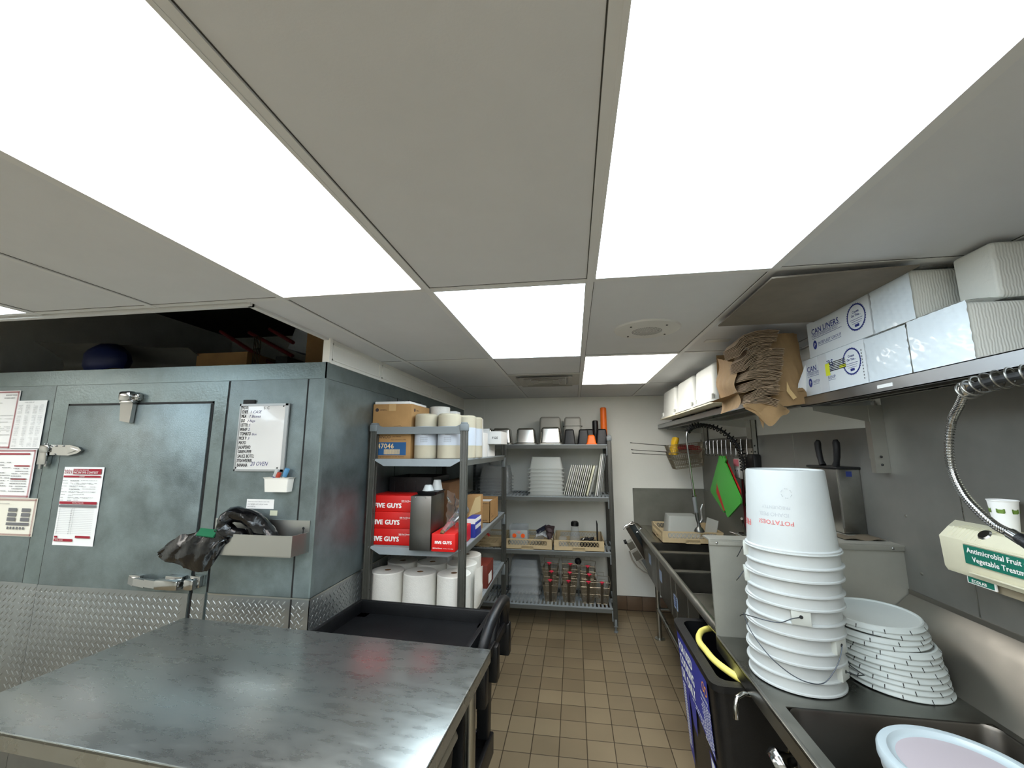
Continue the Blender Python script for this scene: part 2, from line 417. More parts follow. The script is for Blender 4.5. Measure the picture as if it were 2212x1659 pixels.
# ------------------------------------------------------------------ soffit above the cooler side
struct('trim_3', MB().box(-1.335, -1.315, 2.01, YB, 2.165, ZC), mat('soffit', (236, 234, 226), 0.6))
sf = MB()
for (a, b) in ((2.03, 2.60), (2.63, 3.62), (3.65, 4.63)):
    sf.box(-1.315, -1.309, a, b, 2.185, 2.192).box(-1.315, -1.309, a, b, 2.272, 2.279).box(-1.315, -1.309, a, a+0.008, 2.185, 2.279).box(-1.315, -1.309, b-0.008, b, 2.185, 2.279)
sf.box(-1.345, -1.305, 1.995, 2.02, 2.165, ZC).box(-1.315, -1.303, 2.01, YB, 2.163, 2.172)
struct('trim_4', sf, mat('soffit_trim', (240, 238, 230), 0.5))
# ------------------------------------------------------------------ walk-in cooler
CX, CY, CZ = -1.315, 1.99, 2.163
cool = struct('wall_cooler', MB().box(XL, CX, CY, YB-0.002, 0, CZ), GALV)
tr = MB()
tr.box(XL, CX+0.004, CY-0.004, CY+0.002, 2.076, CZ+0.002).box(CX-0.002, CX+0.004, CY-0.004, YB-0.01, 2.076, CZ+0.002)
struct('top_band', tr, GALV2, parent=cool)
ps = MB()   # panels standing slightly proud so the joints read as thin dark seams
for (a, b) in ((-4.3, -3.062), (-2.98+0.0, -2.975), (-1.886, -1.413), (-1.409, CX+0.002)):
    ps.box(a+0.002, b-0.002, CY-0.003, CY, 0.97, 2.072)
struct('panel', ps, GALV, parent=cool)
sd = MB()
for (a, b) in ((CY, 2.9), (2.904, 3.85), (3.854, YB)): sd.box(CX, CX+0.003, a, b-0.002, 0.97, 2.072)
struct('side_panel', sd, GALV, parent=cool)
st = MB().box(-1.416, -1.408, CY-0.0035, CY, 0.02, 2.074).box(-1.892, -1.884, CY-0.0035, CY, 0.97, 2.074).box(-3.064, -3.058, CY-0.0035, CY, 0.02, 2.074)
for q in (2.9, 3.85): st.box(CX, CX+0.0035, q, q+0.006, 0.97, 2.16)
struct('seam', st, BLACK, parent=cool)
cr = MB().box(CX-0.004, CX+0.005, CY-0.006, CY+0.02, 0.97, 2.075)
struct('corner_strip', cr, GALV2, parent=cool)
# diamond plate with raised lugs
def lugs(mb, origin, right, up, nrm, W, H, p=0.034, clip=None):
    O, R, U, N = map(Vector, (origin, right, up, nrm)); nx, nz = int(W/p), int(H/p)
    for i in range(nx*2):
        for j in range(nz*2):
            if (i+j) % 2: continue
            u, v = (i+0.5)*p/2*1.0, (j+0.5)*p/2
            if u > W-0.008 or v > H-0.008: continue
            if clip and not clip(u, v): continue
            a = pi/4 if (i % 2) else -pi/4
            a *= 1.05
            c = O+R*u+U*v; d = R*cos(a)+U*sin(a); e = -R*sin(a)+U*cos(a); l, wd, h = p*0.43, p*0.105, 0.0018
            vs = [c-d*l, c-d*l*0.45-e*wd, c+d*l*0.45-e*wd, c+d*l, c+d*l*0.45+e*wd, c-d*l*0.45+e*wd, c-d*l*0.55+N*h, c+d*l*0.55+N*h]
            mb._add([tuple(q) for q in vs], [(0, 1, 6), (1, 2, 7, 6), (2, 3, 7), (3, 4, 7), (4, 5, 6, 7), (5, 0, 6)])
dp = MB().box(-1.884, -1.417, CY-0.003, CY, 0, 0.963).box(-1.407, CX+0.003, CY-0.003, CY, 0, 0.963).box(XL, -3.064, CY-0.003, CY, 0, 0.963).box(CX, CX+0.003, CY-0.003, YB-0.01, 0, 0.963)
lugs(dp, (-1.884, CY-0.003, 0.30), (1, 0, 0), (0, 0, 1), (0, -1, 0), 0.467, 0.66)
lugs(dp, (-1.407, CY-0.003, 0.30), (1, 0, 0), (0, 0, 1), (0, -1, 0), 0.094, 0.66)
lugs(dp, (-3.70, CY-0.003, 0.30), (1, 0, 0), (0, 0, 1), (0, -1, 0), 0.636, 0.66)
lugs(dp, (CX+0.003, CY+0.0, 0.30), (0, 1, 0), (0, 0, 1), (1, 0, 0), 1.8, 0.66)
struct('diamond_plate', dp, DIAM, parent=cool, smooth=False)
# cooler door
door = struct('door_1', MB().box(-3.056, -1.894, CY-0.006, CY-0.001, 0.02, 2.072), GALV2)
DL = MB()   # leaf slightly recessed look: thick leaf with gasket line
DL.box(-2.938, -1.985, CY-0.014, CY-0.006, 0.03, 1.95, bev=0.003)
leaf = struct('leaf', DL, GALV, parent=door)
gk = MB().box(-2.948, -1.972, CY-0.008, CY-0.006, 1.951, 1.962).box(-2.948, -2.938, CY-0.008, CY-0.006, 0.03, 1.962).box(-1.982, -1.972, CY-0.008, CY-0.006, 0.03, 1.962)
struct('gasket', gk, BLACK, parent=door)
dk = MB().box(-3.056, -2.95, CY-0.009, CY-0.006, 0.02, 0.962).box(-2.936, -1.987, CY-0.017, CY-0.014, 0.03, 0.962).box(-1.97, -1.896, CY-0.009, CY-0.006, 0.02, 0.962)
lugs(dk, (-2.936, CY-0.017, 0.30), (1, 0, 0), (0, 0, 1), (0, -1, 0), 0.949, 0.66)
lugs(dk, (-3.056, CY-0.009, 0.30), (1, 0, 0), (0, 0, 1), (0, -1, 0), 0.106, 0.66)
lugs(dk, (-1.97, CY-0.009, 0.30), (1, 0, 0), (0, 0, 1), (0, -1, 0), 0.074, 0.66)
struct('kick_plate', dk, DIAM, parent=door, smooth=False)
struct('plate_edge', MB().box(-1.884, CX+0.004, CY-0.005, CY-0.003, 0.959, 0.966).box(CX+0.003, CX+0.005, CY, YB-0.01, 0.959, 0.966), STEEL, parent=cool)
# strap hinge
h = MB()
hy = CY-0.016
h.prism([(-2.99, hy, 1.665), (-2.86, hy, 1.662), (-2.80, hy, 1.675), (-2.775, hy, 1.692), (-2.80, hy, 1.71), (-2.86, hy, 1.722), (-2.99, hy, 1.724)], (0, -0.014, 0))
h.prism([(-2.97, hy-0.014, 1.676), (-2.86, hy-0.014, 1.674), (-2.80, hy-0.014, 1.692), (-2.86, hy-0.014, 1.71), (-2.97, hy-0.014, 1.712)], (0, -0.006, 0))
h.box(-3.05, -2.985, hy-0.03, hy+0.006, 1.68, 1.722, bev=0.008).box(-3.06, -3.0, hy-0.022, hy+0.008, 1.61, 1.685, bev=0.004)
h.cyl((-3.04, hy-0.012, 1.585), (-3.04, hy-0.012, 1.65), 0.009).cyl((-3.005, hy-0.012, 1.60), (-3.005, hy-0.012, 1.63), 0.007)
for (x, z) in ((-2.95, 1.717), (-2.90, 1.717), (-2.95, 1.668), (-2.86, 1.69), (-2.82, 1.69), (-3.01, 1.727), (-3.03, 1.727)): h.ball((x, hy-0.016, z), 0.005, n=6)
struct('hinge', h, CHROME, parent=door)
c = MB()   # overhead closer
c.box(-2.555, -2.475, CY-0.055, CY-0.006, 1.968, 2.025, bev=0.014).box(-2.475, -2.44, CY-0.035, CY-0.006, 1.975, 2.01, bev=0.004)
c.prism([(-2.548, CY-0.018, 1.965), (-2.462, CY-0.018, 1.965), (-2.468, CY-0.018, 1.845), (-2.535, CY-0.018, 1.855)], (0, -0.022, 0))
c.box(-2.55, -2.46, CY-0.046, CY-0.012, 1.955, 1.972, bev=0.004)
for z in (1.975, 1.99, 2.005): c.cyl((-2.478, CY-0.03, z), (-2.43, CY-0.03, z), 0.005, n=8)
struct('door_closer', c, CHROME, parent=door)
h = MB()   # latch handle
pts = [(-2.335, CY-0.03, 1.022), (-2.28, CY-0.05, 1.02), (-2.2, CY-0.062, 1.018), (-2.12, CY-0.066, 1.017), (-2.03, CY-0.066, 1.017)]
for k in range(4):
    a, b = pts[k], pts[k+1]
    h.prism([(a[0], a[1]-0.008, 1.0), (b[0], b[1]-0.008, 1.0-0.004), (b[0], b[1]+0.012, 1.0-0.004), (a[0], a[1]+0.012, 1.0)], (0, 0, 0.036))
h.box(-2.34, -2.27, CY-0.034, CY-0.012, 1.0, 1.042, bev=0.004).box(-2.13, -1.99, CY-0.085, CY-0.03, 0.992, 1.042, bev=0.012)
h.box(-2.10, -2.0, CY-0.05, CY-0.012, 1.03, 1.052, bev=0.004)
h.box(-1.975, -1.915, CY-0.07, CY-0.004, 0.992, 1.046, bev=0.012).box(-1.965, -1.905, CY-0.04, CY-0.004, 1.0, 1.055, bev=0.003)
struct('door_handle', h, CHROME, parent=door)
# ------------------------------------------------------------------ papers on the cooler
Rv, Uv = (1, 0, 0), (0, 0, 1)
def sheet(name, label, x0, x1, z0, z1, y, draw, tilt=0.0, cat='paper', m=PAPER):
    t = thing(name, label, cat, ((x0+x1)/2, y, (z0+z1)/2))
    nx = 6
    s = MB().grid(lambda u, v: (x0+(x1-x0)*u, y-0.0006-0.004*max(0, abs(u-0.5)*2-0.75)**2*4*(1 if v > 0.5 else 0.3), z0+(z1-z0)*v), nx, nx)
    part('sheet', s, m, t)
    draw(t, x0, x1, z0, z1, y-0.0058)
    return t
YP = CY-0.016; YP2 = CY-0.0055
def rows(mb, x0, x1, z0, z1, n, y, h=0.0016, jit=True, mi=0):
    for k in range(n):
        z = z1-(z1-z0)*(k+0.5)/n; x = x0
        while x < x1-0.004:
            l = random.uniform(0.006, 0.022); xe = min(x1, x+l)
            if random.random() < 0.85: mb.box(x, xe, y, y+0.0003, z-h/2, z+h/2, mi=mi)
            x = xe+0.003
            if jit and random.random() < 0.08: break
def d_poster(t, x0, x1, z0, z1, y):
    r = MB(); W = x1-x0
    r.box(x0+0.068, x1-0.012, y, y+0.0004, z1-0.040, z1-0.010).box(x0+0.008, x1-0.012, y, y+0.0004, z1-0.058, z1-0.048)
    r.box(x0+0.008, x1-0.012, y, y+0.0004, z0+0.222, z0+0.236)
    r.box(x0+0.012, x0+0.135, y, y+0.0004, z0+0.022, z0+0.036).box(x0+0.15, x1-0.022, y, y+0.0004, z0+0.042, z0+0.054).box(x0+0.012, x0+0.032, y, y+0.0004, z0+0.040, z0+0.05)
    r.text('2021', (x0+0.008, y, z1-0.036), Rv, Uv, 0.029, bold=0.01, sx=0.95)
    rh = part('red_heading', r, MAROON, t, smooth=False)
    w_ = MB().text('MYSTERY SHOP EMPLOYEE', (x0+0.072, y-0.0004, z1-0.020), Rv, Uv, 0.0085).text('INCENTIVE CONTEST', (x0+0.072, y-0.0004, z1-0.036), Rv, Uv, 0.0165, bold=0.01)
    w_.text('CONTEST', (x0+W/2, y-0.0004, z1-0.056), Rv, Uv, 0.008, 'CENTER').text('MONTHLY TRACKER', (x0+W/2, y-0.0004, z0+0.226), Rv, Uv, 0.008, 'CENTER').text('TOTAL SCORE', (x0+0.022, y-0.0004, z0+0.026), Rv, Uv, 0.008)
    part('white_lettering', w_, WHITEI, rh, smooth=False)
    g = MB(); g.box(x0+0.008, x1-0.012, y, y+0.0004, z0+0.205, z0+0.218)
    for k in range(8):
        z = z1-0.072-k*0.0155
        rows(g, x0+0.008, x0+0.045, z-0.006, z, 1, y, 0.0016); rows(g, x0+0.058, x1-0.03, z-0.008, z, 2, y, 0.0015)
    for k in range(15):
        z = z0+0.198-k*0.0095; g.box(x0+0.012, x1-0.02, y, y+0.0003, z, z+0.0006)
    for x in (x0+0.02, x0+0.10, x0+0.116): g.box(x, x+0.0008, y, y+0.0003, z0+0.06, z0+0.2)
    for k in range(14): rows(g, x0+0.095, x0+0.104, z0+0.062+k*0.0095, z0+0.07+k*0.0095, 1, y)
    part('printed_rows', g, INKG, t, smooth=False)
sheet('poster', 'white and red printed contest poster marked 2021 on the cooler door', -2.885, -2.615, 1.172, 1.598, YP, d_poster, cat='poster')
def border(mb, x0, x1, z0, z1, y, wd=0.014):
    n = int((x1-x0)/0.008)
    for k in range(n):
        x = x0+k*0.008
        for z in (z0+0.004, z1-wd): mb.prism([(x, y, z), (x+0.004, y, z), (x+0.010, y, z+wd-0.004), (x+0.006, y, z+wd-0.004)], (0, 0.0003, 0))
    for k in range(int((z1-z0)/0.008)):
        z = z0+k*0.008
        mb.prism([(x1-wd, y, z), (x1-wd, y, z+0.004), (x1-0.004, y, z+0.010), (x1-0.004, y, z+0.006)], (0, 0.0003, 0))
def d_a(t, x0, x1, z0, z1, y):
    r = MB(); border(r, x0, x1, z0, z1, y); part('red_border', r, MAROON, t, smooth=False)
    g = MB().text('KNOW YOUR', (x1-0.10, y, z1-0.032), Rv, Uv, 0.013, bold=0.01).text('WORDS BEST', (x1-0.11, y, z1-0.05), Rv, Uv, 0.013, bold=0.01)
    rows(g, x0, x1-0.02, z0+0.03, z1-0.07, 26, y); part('printed_rows', g, INKG, t, smooth=False)
sheet('notice_sheet', 'partly covered notice with diagonal red border, topmost at the left edge', -3.60, -3.315, 1.70, 2.05, YP2, d_a)
def d_b(t, x0, x1, z0, z1, y):
    g = MB().text('VIDEO CODE LIST', (x0+0.07, y, z1-0.014), Rv, Uv, 0.009)
    for c_ in (0.03, 0.085, 0.14, 0.185):
        for q in range(4): rows(g, x0+c_, x0+c_+0.03, z1-0.08-q*0.065, z1-0.025-q*0.065, 9, y, 0.001)
    part('printed_rows', g, INKG, t, smooth=False)
sheet('notice_sheet', 'white sheet with four columns of small grey print, upper right of the cooler papers', -3.332, -3.104, 1.703, 1.987, YP2-0.002, d_b)
def d_c(t, x0, x1, z0, z1, y):
    r = MB(); border(r, x0, x1, z0, z1, y)
    r.box(x0+0.02, x1-0.04, y, y+0.0003, z1-0.032, z1-0.024).box(x1-0.14, x1-0.03, y, y+0.0003, z1-0.10, z1-0.093).box(x1-0.15, x1-0.04, y, y+0.0003, z1-0.175, z1-0.168)
    part('red_heading', r, MAROON, t, smooth=False)
    g = MB(); rows(g, x0+0.02, x1-0.16, z0+0.03, z1-0.04, 14, y, 0.003); rows(g, x1-0.15, x1-0.03, z0+0.03, z1-0.105, 10, y, 0.003)
    part('printed_rows', g, INKG, t, smooth=False)
sheet('notice_sheet', 'red-bordered table sheet in the middle of the cooler papers', -3.50, -3.111, 1.42, 1.698, YP2-0.003, d_c)
def d_d(t, x0, x1, z0, z1, y):
    r = MB(); border(r, x0, x1, z0, z1, y); part('red_border', r, mat('faded_red', (150, 100, 95), 0.7), t, smooth=False)
    g = MB().text('PROPER LAYOUT DIAGRAM', (x0+0.06, y, z1-0.035), Rv, Uv, 0.010)
    for bx in (x1-0.19, x1-0.095):
        for q in range(3): g.box(bx, bx+0.06, y, y+0.0003, z1-0.075-q*0.026, z1-0.055-q*0.026)
    g.box(x1-0.19, x1-0.03, y, y+0.0003, z1-0.15, z1-0.135)
    for q in range(6): g.box(x1-0.18+q*0.022, x1-0.168+q*0.022, y, y+0.0003, z1-0.172, z1-0.158)
    part('diagram', g, INKG, t, smooth=False)
sheet('notice_sheet', 'cream laminated layout diagram sheet, lowest of the papers on the cooler', -3.42, -3.047, 1.208, 1.418, YP2-0.001, d_d, m=mat('cream_paper', (232, 228, 214), 0.6))
t = part('tape_scrap', MB().box(-3.34, -3.30, CY-0.006, CY-0.004, 1.170, 1.195), CREAM); tag(t, 'scrap of old tape just under the lowest cooler paper', 'tape')
t = part('tape_scrap', MB().box(-3.40, -3.37, CY-0.006, CY-0.004, 1.03, 1.055), CREAM); tag(t, 'lower scrap of old tape above the diamond plate at the far left', 'tape')
# ------------------------------------------------------------------ whiteboard and things on the panel
t = thing('whiteboard', 'small whiteboard with a handwritten stock list on the cooler panel', 'whiteboard', (-1.655, CY-0.01, 1.765))
yb = CY-0.004
bw = MB().box(-1.795, -1.512, yb-0.010, yb, 1.588, 1.938, bev=0.004)
part('board', bw, mat('whiteboard_surface', (222, 222, 220), 0.25, coat=0.4), t)
fr = MB().box(-1.800, -1.508, yb-0.013, yb-0.004, 1.930, 1.942).box(-1.800, -1.508, yb-0.013, yb-0.004, 1.583, 1.593).box(-1.800, -1.792, yb-0.013, yb-0.004, 1.583, 1.942).box(-1.525, -1.505, yb-0.013, yb-0.004, 1.583, 1.942)
part('frame', fr, mat('grey_frame', (170, 172, 172), 0.4, 0.6), t)
g = MB(); y = yb-0.0102
L1 = ['FOTE', 'CHEE', 'MEA', 'DO', 'LETTU', 'WRAP', 'TOMATO', 'PICK P', 'MAYO', 'JALAPENO', 'GREEN PEPI', 'SAUCE BOTTL', 'STRAWBERRI', 'BANANA']
for k, s in enumerate(L1):
    g.text(s, (-1.786+random.uniform(-0.002, 0.002), y, 1.914-k*0.0237), Rv, Uv, 0.0245, bold=0.016, sx=0.60, shear=0.1+random.uniform(-0.1, 0.1))
g.text('S  C', (-1.655, y, 1.912), Rv, Uv, 0.020, bold=0.005)
for (x, z) in ((-1.788, 1.928), (-1.538, 1.928), (-1.79, 1.60), (-1.545, 1.60)): g.lathe([(0.005, 0), (0.004, 0.002)], M=Matrix.Translation((x, y, z)) @ Matrix.Rotation(pi/2, 4, 'X'), n=8)
part('black_handwriting', g, INK, t, smooth=False)
g = MB()
for (s, x, k, sz) in (('1 CASE', -1.737, 1, 0.022), ('7 Boxes', -1.742, 2, 0.022), ('2 Bags', -1.75, 3, 0.019), ('S', -1.738, 4, 0.022), ('2', -1.739, 5, 0.022), ('1 Box', -1.727, 6, 0.018), ('3', -1.737, 7, 0.022), ("'", -1.72, 9, 0.02), ("'", -1.708, 10, 0.02)):
    g.text(s, (x, y, 1.914-k*0.0237), Rv, Uv, sz, shear=0.25, bold=-0.002)
g.text('20 OVEN', (-1.705, y, 1.612), Rv, Uv, 0.030, shear=0.3, sx=0.85)
part('blue_handwriting', g, INKB, t, smooth=False)
t = part('magnet', MB().box(-1.788, -1.717, CY-0.012, CY-0.004, 1.943, 1.965, bev=0.002), BLACK); tag(t, 'black rectangular magnet above the whiteboard', 'magnet')
t = thing('marker_holder', 'small white plastic marker cup stuck on the cooler below the whiteboard', 'pen holder', (-1.512, CY-0.03, 1.48))
mh = MB().frustum(-1.513, CY-0.031, 1.482, 1.548, 0.062, 0.024, 0.068, 0.027, rr=0.006, cap1=False).frustum(-1.513, CY-0.031, 1.546, 1.554, 0.068, 0.027, 0.075, 0.030, rr=0.006, cap0=False, cap1=False)
mh.frustum(-1.513, CY-0.031, 1.486, 1.553, 0.058, 0.020, 0.064, 0.024, rr=0.006, cap1=False)
part('cup', mh, mat('cup_white', (224, 222, 214), 0.5), t)
def marker(name, lab, p, q, m1, m2, r=0.008):
    t = thing(name, lab, 'marker', p); P, Q = Vector(p), Vector(q); c_ = P.lerp(Q, 0.62)
    part('barrel', MB().cyl(p, tuple(c_), r), m1, t); part('cap', MB().cyl(tuple(c_), q, r*1.15), m2, t)
marker('marker', 'marker with white cap in the white marker cup', (-1.56, CY-0.03, 1.50), (-1.525, CY-0.034, 1.595), mat('marker_purple', (60, 50, 120), 0.5), WHITEP, 0.009)
marker('marker', 'red marker leaning in the white marker cup', (-1.535, CY-0.04, 1.50), (-1.505, CY-0.044, 1.578), WHITEP, mat('marker_red', (170, 60, 40), 0.5), 0.009)
marker('marker', 'blue marker standing tallest in the white marker cup', (-1.515, CY-0.025, 1.495), (-1.475, CY-0.026, 1.598), WHITEP, mat('marker_blue', (84, 140, 180), 0.5), 0.0105)
t = thing('note', 'small white typed paper note above the steel wall tray', 'note', (-1.63, CY-0.005, 1.415))
part('sheet', MB().box(-1.711, -1.552, CY-0.005, CY-0.004, 1.391, 1.439), PAPER, t)
g = MB(); yy = CY-0.0054
for k, s in enumerate(('Great item now! I will do it more with', 'your highlight, and it will get heavier', 'your shelf! Say.')): g.text(s, (-1.704, yy, 1.424-k*0.0125), Rv, Uv, 0.0082, sx=0.98)
part('lettering', g, INKG, t, smooth=False)
t = part('sticker', MB().box(-1.570, -1.528, CY-0.0052, CY-0.004, 1.358, 1.384), mat('old_sticker', (190, 194, 170), 0.6)); tag(t, 'small yellowed sticker at the lower right of the typed note', 'sticker')
t = part('sticker', MB().box(-1.722, -1.685, CY-0.0052, CY-0.004, 1.374, 1.386), MATS['old_sticker']); tag(t, 'scrap of yellowed sticker under the left end of the typed note', 'sticker')
# steel wall tray
t = thing('wall_tray', 'shallow stainless steel tray screwed to the cooler panel', 'wall tray', (-1.61, CY, 1.18))
tb = MB()
tb.box(-1.882, -1.338, CY-0.007, CY-0.004, 1.182, 1.338).box(-1.800, -1.352, 1.872, 1.875, 1.187, 1.284)
tb.box(-1.800, -1.352, 1.872, CY-0.004, 1.185, 1.188)
tb.prism([(-1.352, 1.872, 1.187), (-1.352, 1.872, 1.284), (-1.338, CY-0.004, 1.284), (-1.338, CY-0.004, 1.185)], (0.002, 0, 0))
tb.prism([(-1.80, 1.872, 1.187), (-1.80, 1.872, 1.284), (-1.882, CY-0.004, 1.284), (-1.882, CY-0.004, 1.185)], (0.002, 0, 0))
part('tray', tb, mat('tray_steel', (188, 188, 184), 0.34, 1.0), t)
sl = MB()
for x in (-1.855, -1.372): sl.lathe([(0.007, 0), (0.005, 0.002)], M=Matrix.Translation((x, CY-0.0075, 1.30)) @ Matrix.Rotation(pi/2, 4, 'X'), n=10).box(x-0.002, x+0.002, CY-0.0085, CY-0.007, 1.272, 1.30)
part('keyhole_slot', sl, BLACK, t)
# crumpled bags
def crumple(fn, nu, nv, amp, seed):
    rnd = random.Random(seed); K = [(rnd.uniform(2, 9), rnd.uniform(2, 9), rnd.uniform(0, 6), Vector((rnd.uniform(-1, 1), rnd.uniform(-1, 1), rnd.uniform(-1, 1)))) for _ in range(9)]
    def g(u, v):
        p = Vector(fn(u, v))
        for (a, b, c, d) in K: p += d*amp*abs(((u*a+v*b+c) % 2)-1)/3
        return tuple(p)
    return MB().grid(g, nu, nv)
def hull_bag(outline, y0, dep, amp, seed, nu=26, nv=14):
    """closed crumpled bag: outline of (x,z) top edge / bottom edge pairs"""
    T, B = outline
    def ev(P, u):
        k = u*(len(P)-1); i = min(len(P)-2, int(k)); f = k-i
        return tuple(P[i][q]*(1-f)+P[i+1][q]*f for q in (0, 1))
    def fn(u, v):
        t_, b_ = ev(T, u), ev(B, u)
        if v <= 0.5: s = v*2; yy = -1
        else: s = 2-v*2; yy = 1
        bul = sin(pi*s)*sin(pi*min(0.98, max(0.02, u)))**0.6
        return (t_[0]*(1-s)+b_[0]*s, y0-yy*-1*bul*dep if yy < 0 else y0+bul*dep*0.5, t_[1]*(1-s)+b_[1]*s)
    return crumple(fn, nu, nv, amp, seed)
b = hull_bag(([(-2.07, 1.185), (-1.96, 1.255), (-1.86, 1.283), (-1.76, 1.285), (-1.68, 1.262)], [(-2.07, 1.155), (-1.95, 1.12), (-1.87, 1.092), (-1.775, 1.10), (-1.70, 1.225)]), 1.852, 0.03, 0.024, 3, 34, 20)
t = part('trash_bag', b, BAGB); tag(t, 'crumpled black plastic bag hanging off the left end of the wall tray', 'plastic bag')
t = part('scouring_pad', MB().box(-0.045, 0.045, -0.02, 0.02, -0.006, 0.006, bev=0.003), GREENP)
t.location = (-1.80, 1.855, 1.29); t.rotation_euler = (0.9, 0.1, 0.1); tag(t, 'green scouring pad lying on the left black bag', 'scouring pad')
ar = MB()
pp = [(-1.50, 1.936, 1.235), (-1.53, 1.936, 1.275), (-1.58, 1.936, 1.32), (-1.65, 1.932, 1.36), (-1.71, 1.915, 1.377), (-1.752, 1.905, 1.35), (-1.752, 1.90, 1.31), (-1.70, 1.90, 1.285), (-1.66, 1.92, 1.275), (-1.66, 1.93, 1.235)]
def arc_surface(u, v):
    k = u*(len(pp)-1); i = min(len(pp)-2, int(k)); f = k-i
    p = Vector(pp[i]).lerp(Vector(pp[i+1]), f); d = (Vector(pp[i+1])-Vector(pp[i])).normalized(); n = Vector((-d.z, 0, d.x)); a = 2*pi*v
    r = (0.044-0.016*u)
    return tuple(p+n*r*cos(a)+Vector((0, 1, 0))*r*1.0*sin(a))
t = part('trash_bag', crumple(arc_surface, 44, 16, 0.018, 8), BAGB); tag(t, 'twisted black plastic bag arching out of the wall tray', 'plastic bag')
# ------------------------------------------------------------------ steel prep table (rotated a little)
TT = mat('table_top_steel', (166, 170, 167), 0.29, 0.92, var=0.05, vscale=9, rvar=0.06, bump=0.008, bscale=260, stretch=(1, 3, 1))
def scratch_mat():
    m = TT; nt = m.node_tree; b = nt.nodes['Principled BSDF']; L = nt.links.new
    return m
t = thing('prep_table', 'stainless steel prep table in the left foreground', 'table', (-1.135, 1.428, 0), radians(-3.4))
a, b_ = 0.762, 0.381
top = MB().box(-a, a, -b_, b_, 0.886, 0.90, bev=0.004)
top.box(-a, a, -b_, -b_+0.003, 0.852, 0.897).box(-a, a, b_-0.003, b_, 0.852, 0.897).box(a-0.003, a, -b_, b_, 0.852, 0.897).box(-a, -a+0.003, -b_, b_, 0.852, 0.897)
part('top', top, TT, t, local=True)
for (x, y) in ((a-0.06, b_-0.07), (a-0.06, -b_+0.07), (-a+0.06, b_-0.07), (-a+0.06, -b_+0.07)):
    l = part('leg', MB().cyl((x, y, 0.05), (x, y, 0.886), 0.0205, n=18), STEEL, t, local=True)
    part('foot', MB().lathe([(0.012, 0), (0.018, 0.01), (0.02, 0.05), (0.0215, 0.06)], x, y, 0, n=16), POSTG, l, local=True)
part('undershelf', MB().box(-a+0.06, a-0.06, -b_+0.07, b_-0.07, 0.24, 0.26, bev=0.003), STEEL, t, local=True)
# items below the table at its right end
t = thing('storage_bin', 'dark plastic bin standing under the right end of the prep table', 'bin', (-0.62, 1.42, 0.26), radians(-3.4))
part('body', MB().frustum(0, 0, 0.0, 0.40, 0.13, 0.20, 0.155, 0.225, rr=0.03, cap1=False).frustum(0, 0, 0.38, 0.40, 0.155, 0.225, 0.165, 0.235, rr=0.03, cap0=False), BLACKP, t, local=True)
part('lid', MB().frustum(0, 0, 0.40, 0.42, 0.166, 0.236, 0.16, 0.23, rr=0.03), mat('bin_lid_grey', (120, 112, 96), 0.6), t, local=True)
# ------------------------------------------------------------------ black utility cart
t = thing('utility_cart', 'black plastic utility cart with looped handles behind the prep table', 'cart', (-0.85, 2.09, 0), radians(-3.4))
W, D = 0.385, 0.225
tray = MB()
def wall_tray(z0, zr, zf):
    tray.box(-W, W, -D, D, zf-0.02, zf)                                     # floor
    for (x0, x1, y0, y1) in ((-W, W, -D-0.012, -D+0.012), (-W, W, D-0.012, D+0.012), (-W-0.012, -W+0.012, -D-0.012, D+0.012), (W-0.012, W+0.012, -D-0.012, D+0.012)):
        tray.box(x0, x1, y0, y1, zf-0.03, zr, bev=0.005)
wall_tray(0, 0.85, 0.785)
tray.box(W, W+0.085, -D, D, 0.775, 0.79, bev=0.004).box(W+0.07, W+0.085, -D, D, 0.775, 0.815, bev=0.004)
part('top_tray', tray, BLACKP, t, local=True)
tray = MB(); wall_tray(0, 0.27, 0.20); part('bottom_tray', tray, BLACKP, t, local=True)
for (x, y) in ((-W+0.03, -D+0.03), (-W+0.03, D-0.03), (W-0.03, -D+0.03), (W-0.03, D-0.03)):
    part('leg', MB().frustum(x, y, 0.27, 0.785, 0.03, 0.03, 0.035, 0.035, rr=0.008), BLACKP, t, local=True)
    c = part('caster', MB().lathe([(0.0001, -0.016), (0.05, -0.016), (0.055, -0.008), (0.055, 0.008), (0.05, 0.016), (0.0001, 0.016)], M=Matrix.Translation((x, y, 0.056)) @ Matrix.Rotation(pi/2, 4, 'X'), n=20), DARK, t, local=True)
    part('fork', MB().box(x-0.02, x+0.02, y-0.024, y-0.018, 0.05, 0.17).box(x-0.02, x+0.02, y+0.018, y+0.024, 0.05, 0.17).box(x-0.025, x+0.025, y-0.025, y+0.025, 0.16, 0.175), STEEL, c, local=True)
def hook_handle(y, top, r=0.021, bot=0.70):
    h = MB(); x0 = W+0.085
    pts = []
    for k in range(15):
        q = pi*1.08*k/14
        pts.append((x0+0.012+0.028*(1-cos(q)), y+0.004*k/14, top-0.13+0.13*sin(min(q, pi))**0.8 if q < pi else top-0.13-0.02))
    pts = [(x0-0.005, y, bot)]+[(x0-0.002, y, bot+0.06)]+pts[0:]
    h.tube(pts[:12], r, n=12)
    return h
